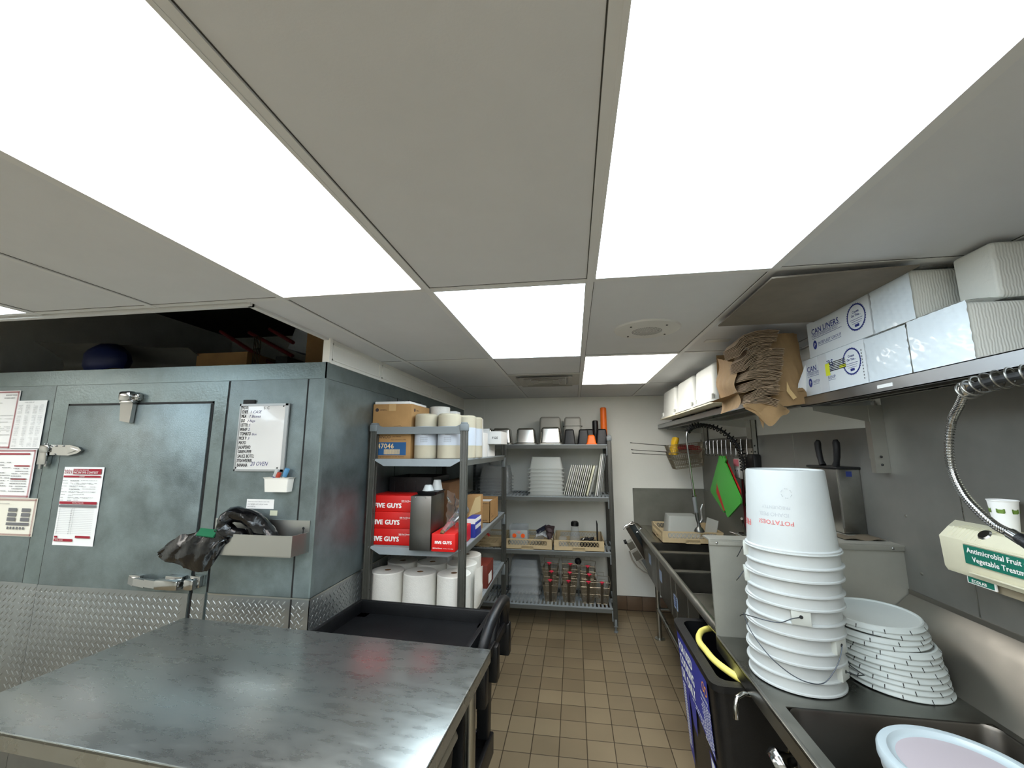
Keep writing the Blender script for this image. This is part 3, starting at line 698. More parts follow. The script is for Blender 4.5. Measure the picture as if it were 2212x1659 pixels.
# loop handles: arch along the end of the cart, each rises from the tray and turns down into a post
def arch(yc, half, top, x0, lean):
    P = []
    for k in range(25):
        q = pi*k/24
        P.append((x0+lean*sin(q), yc-half*cos(q), top-0.16+0.16*sin(q)**0.75))
    return P
h = MB(); x0 = W+0.068
h.tube([(x0, -D+0.00, 0.66)]+arch(0, D-0.01, 0.965, x0, 0.03)[1:-1]+[(x0+0.0, D-0.00, 0.66)], 0.024, n=14)
part('handle', h, BLACKP, t, local=True)
for y in (-D+0.0, -D/8, D-0.0):
    s_ = MB().box(x0-0.026, x0+0.032, y-0.028, y+0.028, 0.645, 0.80, bev=0.010)
    s_.prism([(x0-0.06, y-0.02, 0.775), (x0-0.06, y-0.02, 0.80), (x0, y-0.02, 0.80), (x0, y-0.02, 0.66)], (0, 0.04, 0))
    part('handle_bracket', s_, BLACKP, t, local=True)
h2 = MB(); h2.tube([(x0-0.005, -D/8, 0.76)]+[(x0+0.012*sin(pi*k/16), -D/8+(D*9/8)*k/16*0.92, 0.80+0.145*sin(pi*k/16)**0.8) for k in range(1, 16)]+[(x0, D-0.03, 0.76)], 0.018, n=12)
part('handle', h2, BLACKP, t, local=True)
part('label_plate', MB().box(W-0.075, W-0.03, -D+0.03, -D+0.12, 0.785, 0.7862), mat('plate_grey', (60, 62, 64), 0.4), t, local=True)

# ------------------------------------------------------------------ plastic storage racks
def rack(name, label, x0, x1, y0, y1, zs, H, along, cap_ends):
    t = thing(name, label, 'storage rack', ((x0+x1)/2, (y0+y1)/2, 0))
    p = 0.042
    for (x, y) in ((x0, y0), (x1-p, y0), (x0, y1-p), (x1-p, y1-p)):
        q = MB().box(x+0.003, x+p-0.003, y+0.003, y+p-0.003, 0.06, H-0.03, bev=0.003)
        for (u, v) in ((x, y), (x+p-0.011, y), (x, y+p-0.011), (x+p-0.011, y+p-0.011)): q.box(u, u+0.011, v, v+0.011, 0.06, H-0.03, bev=0.003)
        for k in range(11): q.box(x-0.0015, x+p+0.0015, y+0.016, y+0.026, 0.1+k*0.15, 0.104+k*0.15)
        po = part('post', q, POSTG, t)
        part('foot', MB().box(x+0.002, x+p-0.002, y+0.002, y+p-0.002, 0.05, 0.12, bev=0.004).lathe([(0.017, 0), (0.017, 0.012), (0.006, 0.014), (0.006, 0.06)], x+p/2, y+p/2, 0, n=14), CAPG, po)
        part('post_cap', MB().box(x-0.004, x+p+0.004, y-0.004, y+p+0.004, H-0.055, H-0.01, bev=0.006).box(x+0.002, x+p-0.002, y+0.002, y+p-0.002, H-0.012, H, bev=0.004), CAPG, po)
    for z in zs:
        f = MB(); e = 0.024; hh = 0.042
        if along == 'y':      # long side runs along y, slats run along x
            f.box(x0+p*0.3, x0+p*0.3+e, y0+p, y1-p, z-0.007, z).box(x1-p*0.3-e, x1-p*0.3, y0+p, y1-p, z-0.007, z)
            rl = MB().box(x0+p*0.3, x0+p*0.3+e, y0+p, y1-p, z-hh, z-0.007).box(x1-p*0.3-e, x1-p*0.3, y0+p, y1-p, z-hh, z-0.007)
            f.box(x0+p, x1-p, y0+0.004, y0+0.02, z-0.004-hh*0.2, z).box(x0+p, x1-p, y1-0.02, y1-0.004, z-hh*0.6, z)
            f.prism([(x0+p*0.6, y0+0.002, z-0.003), (x1-p*0.6, y0+0.002, z-0.003), (x1-p-0.06, y0+0.002, z-0.045), (x0+p+0.06, y0+0.002, z-0.045)], (0, 0.02, 0))
            f.prism([(x0+p*0.6, y1-0.022, z-0.003), (x1-p*0.6, y1-0.022, z-0.003), (x1-p-0.06, y1-0.022, z-0.045), (x0+p+0.06, y1-0.022, z-0.045)], (0, 0.02, 0))
            y = y0+0.045
            while y < y1-0.04: f.box(x0+p*0.3+e, x1-p*0.3-e, y, y+0.019, z-0.012, z-0.0005); y += 0.0375
            f.box((x0+x1)/2-0.012, (x0+x1)/2+0.012, y0+0.02, y1-0.02, z-0.03, z-0.0003)
            ym = (y0+y1)/2; f.box(x0+p*0.3+e, x1-p*0.3-e, ym-0.012, ym+0.012, z-0.03, z-0.0003)
        else:
            f.box(x0+p, x1-p, y0+p*0.3, y0+p*0.3+e, z-0.007, z).box(x0+p, x1-p, y1-p*0.3-e, y1-p*0.3, z-0.007, z)
            rl = MB().box(x0+p, x1-p, y0+p*0.3, y0+p*0.3+e, z-hh, z-0.007).box(x0+p, x1-p, y1-p*0.3-e, y1-p*0.3, z-hh, z-0.007)
            f.box(x0+0.004, x0+0.02, y0+p, y1-p, z-hh*0.6, z).box(x1-0.02, x1-0.004, y0+p, y1-p, z-hh*0.6, z)
            f.box(x0+0.004, x0+p, y0+p*0.5, y1-p*0.5, z-0.012, z-0.001).box(x1-p, x1-0.004, y0+p*0.5, y1-p*0.5, z-0.012, z-0.001) if False else None
            x = x0+0.045
            while x < x1-0.04: f.box(x, x+0.019, y0+p*0.3+e, y1-p*0.3-e, z-0.012, z-0.0005); x += 0.0375
            f.box(x0+0.02, x1-0.02, (y0+y1)/2-0.012, (y0+y1)/2+0.012, z-0.03, z-0.0003)
        part('shelf', f, SHELFG, t, smooth=False); part('shelf_rail', rl, RAILG, t, smooth=False, label='dark side rail')
        for (x, y) in ((x0, y0), (x1-p, y0), (x0, y1-p), (x1-p, y1-p)):
            br = MB()
            if along == 'y': br.box(x+0.004, x+p-0.004, y+(p if y == y0 else -0.010), y+(p+0.010 if y == y0 else 0), z-0.11, z-0.02, bev=0.002)
            else: br.box(x+(p if x == x0 else -0.010), x+(p+0.010 if x == x0 else 0), y+0.004, y+p-0.004, z-0.11, z-0.02, bev=0.002)
            part('shelf_bracket', br, CAPG, t)
    for k in cap_ends:
        c = MB()
        if along == 'y':
            y = y0 if k == 0 else y1-p
            c.prism([(x0+p-0.002, y+0.006, H-0.012), (x0+p+0.03, y+0.006, H-0.026), (x1-p-0.03, y+0.006, H-0.026), (x1-p+0.002, y+0.006, H-0.012), (x1-p+0.002, y+0.006, H-0.072), (x0+p-0.002, y+0.006, H-0.072)], (0, 0.03, 0))
        else:
            x = x0 if k == 0 else x1-p
            c.box(x+0.006, x+0.036, y0+p-0.002, y1-p+0.002, H-0.072, H-0.03)
        part('top_beam', c, CAPG, t)
    return t
ZA = (1.637, 1.107, 0.657, 0.205)
RX0, RX1, RY0, RY1 = -1.295, -0.655, 2.475, 4.005
rack('storage_rack', 'grey plastic shelving rack beside the cooler wall holding paper rolls and red cartons', RX0, RX1, RY0, RY1, ZA, 1.865, 'y', (0, 1))
ZBk = (1.745, 1.228, 0.712, 0.208)
rack('storage_rack', 'grey plastic shelving rack along the back wall holding pans and fry baskets', -1.165, 0.372, 4.215, 4.765, ZBk, 1.835, 'x', (1,))

# ------------------------------------------------------------------ cartons helper
def carton(name, label, x0, x1, y0, y1, z0, z1, m=CARD, rz=0.0, cat='box', tape=None, open_top=False, group=None, flaps=True):
    cx, cy = (x0+x1)/2, (y0+y1)/2
    t = thing(name, label, cat, (cx, cy, z0), rz, group)
    w_, d_, h_ = (x1-x0)/2, (y1-y0)/2, z1-z0
    b = MB()
    if open_top:
        k = 0.005
        b.box(-w_, w_, -d_, d_, 0, k).box(-w_, w_, -d_, -d_+k, 0, h_).box(-w_, w_, d_-k, d_, 0, h_).box(-w_, -w_+k, -d_, d_, 0, h_).box(w_-k, w_, -d_, d_, 0, h_)
    else:
        b.box(-w_, w_, -d_, d_, 0, h_, bev=0.0025)
    part('body', b, m, t, local=True)
    if tape:
        part('tape', MB().box(-w_-0.0006, w_+0.0006, -0.024, 0.024, h_-0.045, h_+0.0006) if tape == 'x' else MB().box(-0.024, 0.024, -d_-0.0006, d_+0.0006, h_-0.045, h_+0.0006), mat('packing_tape', (196, 160, 108), 0.25), t, local=True)
    return t, w_, d_, h_
# top shelf of the near rack --------------------------------------------------
z = ZA[0]
t, w_, d_, h_ = carton('carton', 'large brown cardboard carton marked 47046 on the top shelf of the near rack', -1.306, -1.038, 2.521, 2.85, z, z+0.354, tape='y')
g = MB().box(-w_+0.012, w_-0.03, -d_-0.0008, -d_, 0.022, 0.105); bl = part('blue_label', g, mat('carton_blue', (32, 84, 132), 0.6), t, local=True)
g = MB().text('47046', (-0.035, -d_-0.0009, 0.066), Rv, Uv, 0.044, 'CENTER', bold=0.01); part('number', g, mat('tan_print', (226, 200, 150), 0.7), bl, local=True, smooth=False)
g = MB().text('PAPER', (-w_+0.018, -d_-0.0004, 0.158), Rv, Uv, 0.028).text('BLANCO', (-w_+0.018, -d_-0.0004, 0.13), Rv, Uv, 0.028).text('blue deluxe', (0.01, -d_-0.0004, 0.138), Rv, Uv, 0.012).text('Tissue roll 6.0x4.0 in (1000)', (0.0, -d_-0.0004, 0.118), Rv, Uv, 0.009)
g.text('6 rolls. Suggested customers use with dispensers', (-w_+0.02, -d_-0.0004, 0.010), Rv, Uv, 0.010, bold=0.01).text('GENERAL', (-w_+0.048, -d_-0.0004, 0.312), Rv, Uv, 0.011)
g.tube([(0.02, -d_-0.0004, 0.208), (0.06, -d_-0.0004, 0.212), (0.075, -d_-0.0004, 0.20), (0.06, -d_-0.0004, 0.19), (0.02, -d_-0.0004, 0.19), (0.008, -d_-0.0004, 0.20)], 0.0007, n=4, closed=True)
g.lathe([(0.012, 0), (0.012, 0.0006)], M=Matrix.Translation((-w_+0.028, -d_, 0.316)) @ Matrix.Rotation(pi/2, 4, 'X'), n=18)
g.lathe([(0.012, 0), (0.012, 0.0006)], M=Matrix.Translation((w_, -d_+0.05, 0.316)) @ Matrix.Rotation(pi/2, 4, 'Y'), n=18).text('GENERAL', (w_+0.0004, -d_+0.075, 0.312), (0, 1, 0), Uv, 0.011)
part('print', g, mat('carton_ink', (60, 50, 52), 0.8), t, local=True, smooth=False)
g = MB(); x = -0.045
while x < 0.06:
    q = random.choice((0.0012, 0.002, 0.003)); g.box(x, x+q, -d_-0.0012, -d_-0.0008, 0.028, 0.060); x += q+random.choice((0.0012, 0.002))
part('barcode', g, MATS['tan_print'], bl, local=True, smooth=False)
t = part('foam_slab', MB().box(-1.30, -1.055, 2.53, 2.83, z+0.353, z+0.372, bev=0.003), PAPER); tag(t, 'flat white paper stack lying on top of the large brown carton', 'paper stack')
t = part('marker_pen', MB().cyl((-1.085, 2.57, z+0.380), (-1.05, 2.70, z+0.380), 0.004, n=8), DARK); tag(t, 'dark pen lying on the corner of the large brown carton', 'pen')
def paper_roll(name, label, x, y, z, r, h, group=None, core=True, m=PAPER2, ang=None):
    t = thing(name, label, 'paper roll', (x, y, z), 0, group)
    ro = part('roll', MB().lathe([(0.02, 0), (r-0.004, 0), (r, 0.004), (r, h-0.004), (r-0.004, h), (0.021, h), (0.021, h*0.5)], n=40, cap=False), m, t, local=True)
    part('core', MB().lathe([(0.021, 0.002), (0.021, h-0.001), (0.0185, h-0.001), (0.0185, 0.002)], n=20, cap=False).lathe([(0.0185, h-0.03), (0.0001, h-0.03)], n=16, cap=False), CARD2, ro, local=True)
    return t
paper_roll('toilet_roll', 'white paper roll standing behind the large brown carton', -0.985, 2.93, z+0.245, 0.075, 0.125)
t, *_ = carton('carton', 'small white carton behind the white paper roll on the top shelf', -0.93, -0.875, 2.98, 3.1, z+0.24, z+0.345, m=PAPER)
t, *_ = carton('carton', 'plain brown carton carrying the white roll behind the wrapped rolls', -1.10, -0.80, 2.86, 3.15, z, z+0.238)
def wrapped(label, x, y, dz=0):
    t = thing('wrapped_roll_pair', label, 'wrapped paper rolls', (x, y, z))
    part('roll', MB().lathe([(0.0001, 0.0), (0.066, 0), (0.072, 0.006), (0.073, 0.13), (0.070, 0.139), (0.060, 0.1395)], n=36, cap=False), mat('unbleached_roll', (214, 198, 168), 0.8), t, local=True)
    part('roll', MB().lathe([(0.060, 0.1405), (0.070, 0.141), (0.073, 0.15), (0.072, 0.276), (0.064, 0.284), (0.0001, 0.284)], n=36, cap=False), MATS['unbleached_roll'], t, local=True)
    lb_ = part('label_band', MB().lathe([(0.0742, 0.085), (0.0742, 0.205)], n=36, cap=False), mat('band_white', (226, 228, 236), 0.35), t, local=True)
    part('film', MB().lathe([(0.0752, 0.001), (0.0752, 0.279), (0.066, 0.287), (0.02, 0.29)], n=30, cap=False), FILM, t, local=True)
    g = MB()
    for k in range(6): 
        for j in range(5): g.box(-0.012+j*0.010, -0.004+j*0.010-(0.003 if k % 2 else 0), -0.0758, -0.0754, 0.135-k*0.006, 0.1365-k*0.006)
    g.text('GENERAL', (-0.005, -0.0768, 0.150), Rv, Uv, 0.008)
    part('print', g, INKG, lb_, local=True, smooth=False)
    return t
w0 = wrapped('plastic-wrapped pair of unbleached paper rolls next to the large brown carton', -0.952, 2.572)
wd = [( -0.797, 2.572, 'plastic-wrapped pair of unbleached rolls in the middle front of the top shelf'),
      (-0.735, 2.73, 'plastic-wrapped pair of unbleached rolls behind the right rack post'),
      (-0.725, 2.885, 'plastic-wrapped pair of unbleached rolls farthest back in the row'),
      (-0.905, 2.73, 'plastic-wrapped pair of unbleached rolls behind the front two pairs')]
for (x, y, l) in wd: dup(w0, (x, y, z), label=l)
w0['group'] = 'wrapped rolls on the top shelf'
for o in bpy.data.objects:
    if o.name.startswith('wrapped_roll_pair'): o['group'] = 'wrapped rolls on the top shelf'
t, *_ = carton('carton', 'tall narrow white carton standing at the rack edge beside the wrapped rolls', -0.745, -0.69, 2.97, 3.10, z, z+0.29, m=PAPER)
t, *_ = carton('carton', 'white carton lower and farther back than the tall narrow one', -0.76, -0.69, 3.115, 3.27, z, z+0.188, m=PAPER)
t, w_, d_, h_ = carton('carton', 'white carton with DEV printed on it under the FGE carton', -0.81, -0.69, 3.29, 3.58, z, z+0.10, m=PAPER)
g = MB().text('DEV', (w_-0.055, -d_-0.0006, 0.04), Rv, Uv, 0.02, bold=0.02); part('print', g, INK, t, local=True, smooth=False)
t, w_, d_, h_ = carton('carton', 'white carton printed FGE lying across on top of another carton', -0.82, -0.585, 3.30, 3.60, z+0.101, z+0.205, m=PAPER)
g = MB().text('FGE', (w_-0.075, -d_-0.0006, 0.042), Rv, Uv, 0.025, bold=0.012, space=1.15); part('print', g, INK, t, local=True, smooth=False)
part('tab', MB().box(-0.035, 0.02, -d_+0.002, -d_+0.004, h_-0.005, h_+0.022), PAPER, t, local=True)
# middle shelf ----------------------------------------------------------------
z = ZA[1]
def red_box(label, x0, x1, y0, y1, z0, h, big=True):
    t, w_, d_, h_ = carton('red_carton', label, x0, x1, y0, y1, z0, z0+h, m=RED, group=None, cat='red carton')
    g = MB()
    if big:
        g.text('FIVE GUYS', (-0.02, -d_-0.0005, 0.024), Rv, Uv, 0.040, 'CENTER', bold=0.04, sx=0.92, space=1.03)
        g.text('500 Foil Sheets', (w_-0.078, -d_-0.0005, 0.063), Rv, Uv, 0.0115, bold=0.015).text('10 3/4 in x 14 in sheets', (w_-0.078, -d_-0.0005, 0.0575), Rv, Uv, 0.0052)
    else:
        g.text('FIVE GUYS', (0.0, -d_-0.0005, 0.044), Rv, Uv, 0.0225, 'CENTER', bold=0.04, sx=0.92, space=1.03)
        g.text('500 Foil Sheets', (-w_+0.008, -d_-0.0005, 0.016), Rv, Uv, 0.009, bold=0.015).text('10 3/4 in x 14 in sheets', (0.0, -d_-0.0005, 0.016), Rv, Uv, 0.0065)
    part('white_lettering', g, WHITEI, t, local=True, smooth=False)
    return t
red_box('red carton with white lettering at the bottom of the stack of three', -1.309, -1.015, 2.522, 2.78, z, 0.0995)
red_box('red carton with white lettering in the middle of the stack of three', -1.309, -1.012, 2.519, 2.777, z+0.1005, 0.0995)
red_box('darker red carton on top of the stack of three', -1.303, -1.008, 2.526, 2.775, z+0.201, 0.099)
t = thing('steel_dispenser', 'upright stainless steel box between the red cartons', 'dispenser', (-0.91, 2.5, z))
part('body', MB().box(-0.978, -0.848, 2.41, 2.66, z+0.001, z+0.313, bev=0.003), mat('dispenser_steel', (110, 108, 104), 0.35, 1.0, rvar=0.08, vscale=6), t)
part('rivet', MB().ball((-0.948, 2.409, z+0.305), 0.004, n=6).ball((-0.885, 2.409, z+0.305), 0.004, n=6), CHROME, t)
t = thing('black_tray', 'small black plastic tray lying on the steel box', 'tray', (-0.87, 2.55, z+0.314))
part('body', MB().frustum(-0.9, 2.55, z+0.314, z+0.332, 0.058, 0.08, 0.066, 0.09, rr=0.01, cap1=False).frustum(-0.9, 2.55, z+0.330, z+0.334, 0.064, 0.088, 0.056, 0.08, rr=0.01), BLACKP, t)
def cup(name, label, x, y, z0, r0, r1, h, m=WHITEP, inv=True):
    t = thing(name, label, 'cup', (x, y, z0))
    a, b = (r1, r0) if inv else (r0, r1)
    part('body', MB().lathe([(a+0.002, 0), (a+0.002, 0.004), (a, 0.005), (b, h-0.002), (b-0.003, h), (0.0001, h)], n=28, cap=False), m, t, local=True)
    return t
cup('plastic_cup', 'small white plastic cup upside down, the lower one on the black tray', -0.905, 2.51, z+0.335, 0.022, 0.034, 0.036)
cup('plastic_cup', 'white plastic cup upside down, the taller one behind on the black tray', -0.872, 2.58, z+0.335, 0.023, 0.034, 0.062)
red_box('small red carton with a clear tube sticking out, at the shelf front', -0.840, -0.697, 2.41, 2.78, z, 0.10, False)
t = part('notch', MB().lathe([(0.018, 0), (0.018, 0.001)], M=Matrix.Translation((-0.772, 2.409, z+0.095)) @ Matrix.Rotation(pi/2, 4, 'X'), n=20, a0=pi, a1=2*pi) if False else MB().prism([(-0.772+0.019*cos(q), 2.4094, z+0.0995+0.024*sin(q)) for q in [pi+pi*k/12 for k in range(13)]], (0, -0.0006, 0)), CARD2, None)
bpy.data.objects.remove(t)
t = thing('clear_tube', 'clear plastic tube of sheets sticking up out of the small red carton', 'plastic tube', (-0.772, 2.45, z+0.1))
part('tube', MB().cyl((-0.775, 2.42, z+0.112), (-0.70, 2.62, z+0.215), 0.013, r2=0.035, n=18), FILM, t)
part('tip', MB().cyl((-0.778, 2.41, z+0.101), (-0.775, 2.421, z+0.114), 0.012, n=12), CARD2, t)
part('foil_roll', MB().cyl((-0.74, 2.50, z+0.150), (-0.70, 2.62, z+0.20), 0.008, r2=0.02, n=12), mat('foil', (200, 200, 205), 0.25, 0.9), t)
t, w_, d_, h_ = carton('carton', 'blue and white carton leaning above the small red carton', -0.735, -0.672, 2.80, 2.98, z, z+0.125, m=mat('box_blue', (44, 58, 150), 0.5))
g = MB().box(w_, w_+0.0006, -d_, d_, 0.10, 0.124)
for k in range(6): g.box(w_+0.0006, w_+0.001, -d_+0.01+k*0.028, -d_+0.03+k*0.028, 0.055, 0.08)
g.box(-w_, w_, -d_-0.0006, -d_, 0.09, 0.124)
part('white_print', g, WHITEI, t, local=True, smooth=False)
t, *_ = carton('red_carton', 'second red carton directly behind the small notched one', -0.745, -0.695, 2.80-0.012, 2.80-0.004, z, z+0.09, m=RED, cat='red carton') if False else (None, 0)
f = crumple(lambda u, v: (-0.832+0.03*v, 2.46+0.24*u, z+0.11+0.20*v), 14, 12, 0.014, 5)
t = part('plastic_bag', crumple(lambda u, v: (-0.835+0.12*u, 2.66+0.06*sin(u*7), z+0.10+0.22*v*(1-0.25*u)), 20, 16, 0.014, 5), FILM); tag(t, 'crumpled clear plastic bag beside the steel box', 'plastic bag')
t, w_, d_, h_ = carton('carton', 'brown carton with a torn front flap behind the clear bag', -0.80, -0.70, 3.04, 3.16, z, z+0.25)
part('torn_flap', MB().prism([(-0.03, -d_-0.004, 0.10), (0.06, -d_-0.004, 0.14), (0.06, -d_-0.004, 0.25), (0.02, -d_-0.004, 0.235)], (0, 0.003, 0)), mat('torn_paper', (206, 180, 130), 0.8), t, local=True)
t, w_, d_, h_ = carton('carton', 'open brown carton with cut-out side near the far end of the middle shelf', -0.90, -0.685, 3.36, 3.72, z, z+0.17, open_top=True)
g = MB().box(-w_-0.001, w_+0.001, -d_-0.001, -d_, 0.0, 0.0)
g = MB()
for (zz, n) in ((0.146, 2), (0.132, 2), (0.122, 2), (0.03, 2), (0.018, 2)):
    rows(g, -0.01, w_-0.012, zz, zz+0.009, 1, -d_-0.0008, 0.004)
g.text('CRYSTAL', (w_+0.0006, -d_+0.05, 0.03), (0, 1, 0), Uv, 0.022).text('SEA', (w_+0.0006, -d_+0.05, 0.055), (0, 1, 0), Uv, 0.022)
part('print', g, mat('carton_ink'), t, local=True, smooth=False)
part('label', MB().box(-0.03, 0.045, -d_-0.0012, -d_-0.0002, 0.078, 0.108), PAPER, t, local=True)
part('contents', MB().frustum(0, 0, 0.005, 0.15, w_-0.02, d_-0.03, w_-0.03, d_-0.05, rr=0.02), PAPER, t, local=True)
t = thing('black_crate', 'black plastic crate in the shadow behind the red cartons', 'crate', (-1.12, 2.93, z))
part('body', MB().frustum(-1.12, 2.93, z, z+0.40, 0.15, 0.17, 0.165, 0.19, rr=0.02, cap1=False), BLACKP, t)
rb = MB()
for k in range(4): rb.box(-1.235+k*0.075, -1.228+k*0.075, 2.738, 2.75, z+0.02, z+0.37)
part('rib', rb, BLACKP, t)
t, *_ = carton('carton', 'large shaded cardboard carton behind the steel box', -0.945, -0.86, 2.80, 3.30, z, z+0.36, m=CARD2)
# lower shelf: towel rolls -----------------------------------------------------
z = ZA[2]; RR, RH = 0.104, 0.275
rolls = [(-1.203, 2.63, 'white paper towel roll at the left front of the lower rack shelf'), (-0.983, 2.625, 'white paper towel roll in the middle front of the lower rack shelf'),
         (-0.762, 2.627, 'white paper towel roll at the right front of the lower rack shelf'), (-1.20, 2.86, 'shaded paper towel roll behind the left front roll'),
         (-0.985, 2.86, 'shaded paper towel roll behind the middle front roll'), (-0.775, 2.86, 'paper towel roll behind the right front roll'),
         (-0.80, 3.09, 'paper towel roll third in the right-hand row, partly behind the rack post')]
r0 = paper_roll('paper_towel_roll', rolls[0][2], rolls[0][0], rolls[0][1], z, RR, RH, 'paper towel rolls on the lower shelf')
for (x, y, l) in rolls[1:]: dup(r0, (x, y, z), label=l)
sh = MB().grid(lambda u, v: (-0.662+0.028*sin(pi*min(1, u*1.1))*(1-abs(v-0.45)*1.6)+0.005, 2.74+0.24*u, z+0.012+0.255*v*(1-0.15*u)), 16, 12)
t = part('loose_paper_sheet', sh, PAPER2); tag(t, 'loose end of white paper towel bulging out past the rack post', 'paper towel')
t, w_, d_, h_ = carton('carton', 'dark red-brown carton with a white label on the lower shelf', -0.80, -0.672, 3.21, 3.45, z, z+0.165, m=mat('maroon_carton', (112, 44, 32), 0.6))
part('label', MB().box(w_, w_+0.0008, -d_+0.05, d_-0.07, 0.02, 0.09), PAPER, t, local=True)
t, *_ = carton('carton', 'shaded white box behind the towel rolls on the lower shelf', -1.08, -0.92, 3.0, 3.25, z, z+0.33, m=PAPER)
# ------------------------------------------------------------------ back rack contents
def steel_pan(name, label, x, y, z, a, b, h, m=None, rr=0.028):
    t = thing(name, label, 'pan', (x, y, z))
    q = MB().frustum(0, 0, 0.0, 0.012, a, b, a, b, rr=rr, n=5, cap0=False, cap1=False).frustum(0, 0, 0.012, 0.020, a, b, a-0.012, b-0.012, rr=rr, n=5, cap0=False, cap1=False)
    q.frustum(0, 0, 0.020, h-0.018, a-0.012, b-0.012, a-0.026, b-0.026, rr=rr, n=5, cap0=False, cap1=False).frustum(0, 0, h-0.018, h, a-0.026, b-0.026, a-0.040, b-0.040, rr=rr*0.8, n=5, cap0=False, cap1=False)
    q.frustum(0, 0, h, h+0.0005, a-0.040, b-0.040, a-0.041, b-0.041, rr=rr*0.8, n=5, cap0=False)
    part('body', q, m or mat('pan_steel', (196, 194, 188), 0.22, 1.0, rvar=0.06, vscale=12), t, local=True, weld=True)
    part('rim', MB().frustum(0, 0, -0.0, 0.008, a+0.008, b+0.008, a+0.008, b+0.008, rr=rr, n=5), m or MATS['pan_steel'], t, local=True)
    return t
z = ZBk[0]
P2 = [(-0.955, 4.36, 'upside-down steel pan at the far left of the top back shelf, behind the white cartons'), (-0.76, 4.36, 'upside-down steel pan just left of the near rack post'),
      (-0.500, 4.36, 'pair of nested upside-down steel pans with a low seam, second from the right'), (-0.238, 4.36, 'largest shiny upside-down steel pan in front of the tall grey pan')]
for k, (x, y, l) in enumerate(P2):
    steel_pan('steel_pan', l, x, y, z, 0.118+(0.006 if k == 3 else 0), 0.11, 0.17 if k != 3 else 0.18, rr=0.03)
    if k == 2: pass
GP = mat('grey_pan', (168, 166, 158), 0.5, 0.15)
steel_pan('grey_pan', 'tall grey pan upside down at the back of the top shelf, left of two', -0.255, 4.60, z, 0.138, 0.12, 0.305, GP)
t = steel_pan('grey_pan', 'tall grey pan upside down at the back of the top shelf, right of two', -0.008, 4.60, z, 0.115, 0.12, 0.30, GP)
part('band_line', MB().frustum(0, 0, 0.20, 0.203, 0.106, 0.106, 0.106, 0.106, rr=0.02), DARK, t, local=True)
def small_pan(label, x, y, z, m, a=0.068, b=0.08, h=0.155):
    t = thing('small_plastic_pan', label, 'pan', (x, y, z))
    part('body', MB().frustum(0, 0, 0.006, h-0.012, a-0.008, b-0.008, a-0.022, b-0.022, rr=0.016, n=4, cap0=False, cap1=False).frustum(0, 0, h-0.012, h, a-0.022, b-0.022, a-0.032, b-0.032, rr=0.012, n=4, cap0=False), m, t, local=True)
    part('rim', MB().frustum(0, 0, 0, 0.008, a, b, a, b, rr=0.016, n=4), m, t, local=True)
small_pan('black plastic pan upside down, left of the black pans on the top back shelf', -0.042, 4.33, z, BLACKP)
small_pan('black plastic pan upside down, behind and left of the short orange pan', 0.100, 4.34, z, BLACKP)
small_pan('black plastic pan upside down, partly behind the middle black pan', 0.165, 4.52, z, BLACKP, h=0.165)
small_pan('black plastic pan upside down, right of the orange pan at the shelf end', 0.288, 4.36, z, BLACKP, h=0.158)
small_pan('short bright orange plastic pan upside down at the shelf front', 0.178, 4.275, z, ORANGE, 0.056, 0.045, 0.095)
def container(name, lab, x, y, z, r, h, m, r2=None):
    t = part(name, MB().lathe([(0.0001, 0), (r, 0), (r, h-0.02), (r*0.9, h-0.004), (r*0.6, h), (0.0001, h)] if r2 is None else [(0.0001, 0), (r, 0), (r, 0.02), (r2, 0.03), (r2*0.92, h-0.01), (r2*0.7, h), (0.0001, h)], n=24, cap=False), m)
    t.location = (x, y, z); return tag(t, lab, 'bottle')
container('orange_bottle', 'tall orange plastic cylinder, the tallest item on the top back shelf', 0.325, 4.53, z, 0.04, 0.40, ORANGE, 0.036)
container('black_bottle', 'black plastic cylinder left of the tall orange one', 0.235, 4.53, z, 0.032, 0.26, BLACKP)
# second shelf
z = ZBk[1]
LEX = mat('smoky_clear_plastic', (176, 182, 184), 0.2, alpha=0.30)
LEX2 = mat('cloudy_clear_plastic', (206, 210, 206), 0.28, alpha=0.42)
def lexpan(a, b, h, m):
    q = MB().frustum(0, 0, 0.010, h, a-0.012, b-0.012, a-0.034, b-0.034, rr=0.02, n=3, cap0=False)
    q.frustum(0, 0, 0.008, h-0.004, a-0.016, b-0.016, a-0.038, b-0.038, rr=0.018, n=3, cap0=False)
    q.frustum(0, 0, 0.0, 0.010, a, b, a, b, rr=0.02, n=3, cap0=False, cap1=False).frustum(0, 0, 0.0095, 0.011, a, b, a-0.016, b-0.016, rr=0.02, n=3, cap0=False, cap1=False)
    return q
def lexstack(x, y, z, n, pitch, a, b, h, m, what, where, g):
    t0 = thing('clear_food_pan', '%s, lowest of the stack %s' % (what, where), 'food pan', (x, y, z), 0, g)
    part('body', lexpan(a, b, h, m), m, t0, local=True)
    ords = ['second', 'third', 'fourth', 'fifth', 'sixth', 'seventh', 'eighth', 'ninth', 'tenth']
    for k in range(1, n): dup(t0, (x+random.uniform(-.002, .002), y, z+k*pitch), label=('%s, topmost of the stack %s' % (what, where)) if k == n-1 else '%s, %s up in the stack %s' % (what, ords[k-1], where))
lexstack(-0.292, 4.42, z, 8, 0.0375, 0.185, 0.15, 0.125, LEX2, 'cloudy clear pan', 'mid second back shelf', 'clear pans in the middle stack')
lexstack(-0.835, 4.42, z, 6, 0.034, 0.17, 0.15, 0.125, LEX, 'smoky clear pan', 'right behind the near rack post', 'clear pans in the stack behind the post')
lexstack(-1.02+0.0, 4.60, z, 8, 0.036, 0.09, 0.10, 0.11, LEX, 'small clear pan', 'far left on the second back shelf', 'small clear pans at the far left')
LIDW = mat('white_lid_plastic', (222, 224, 212), 0.5, var=0.03, vscale=8)
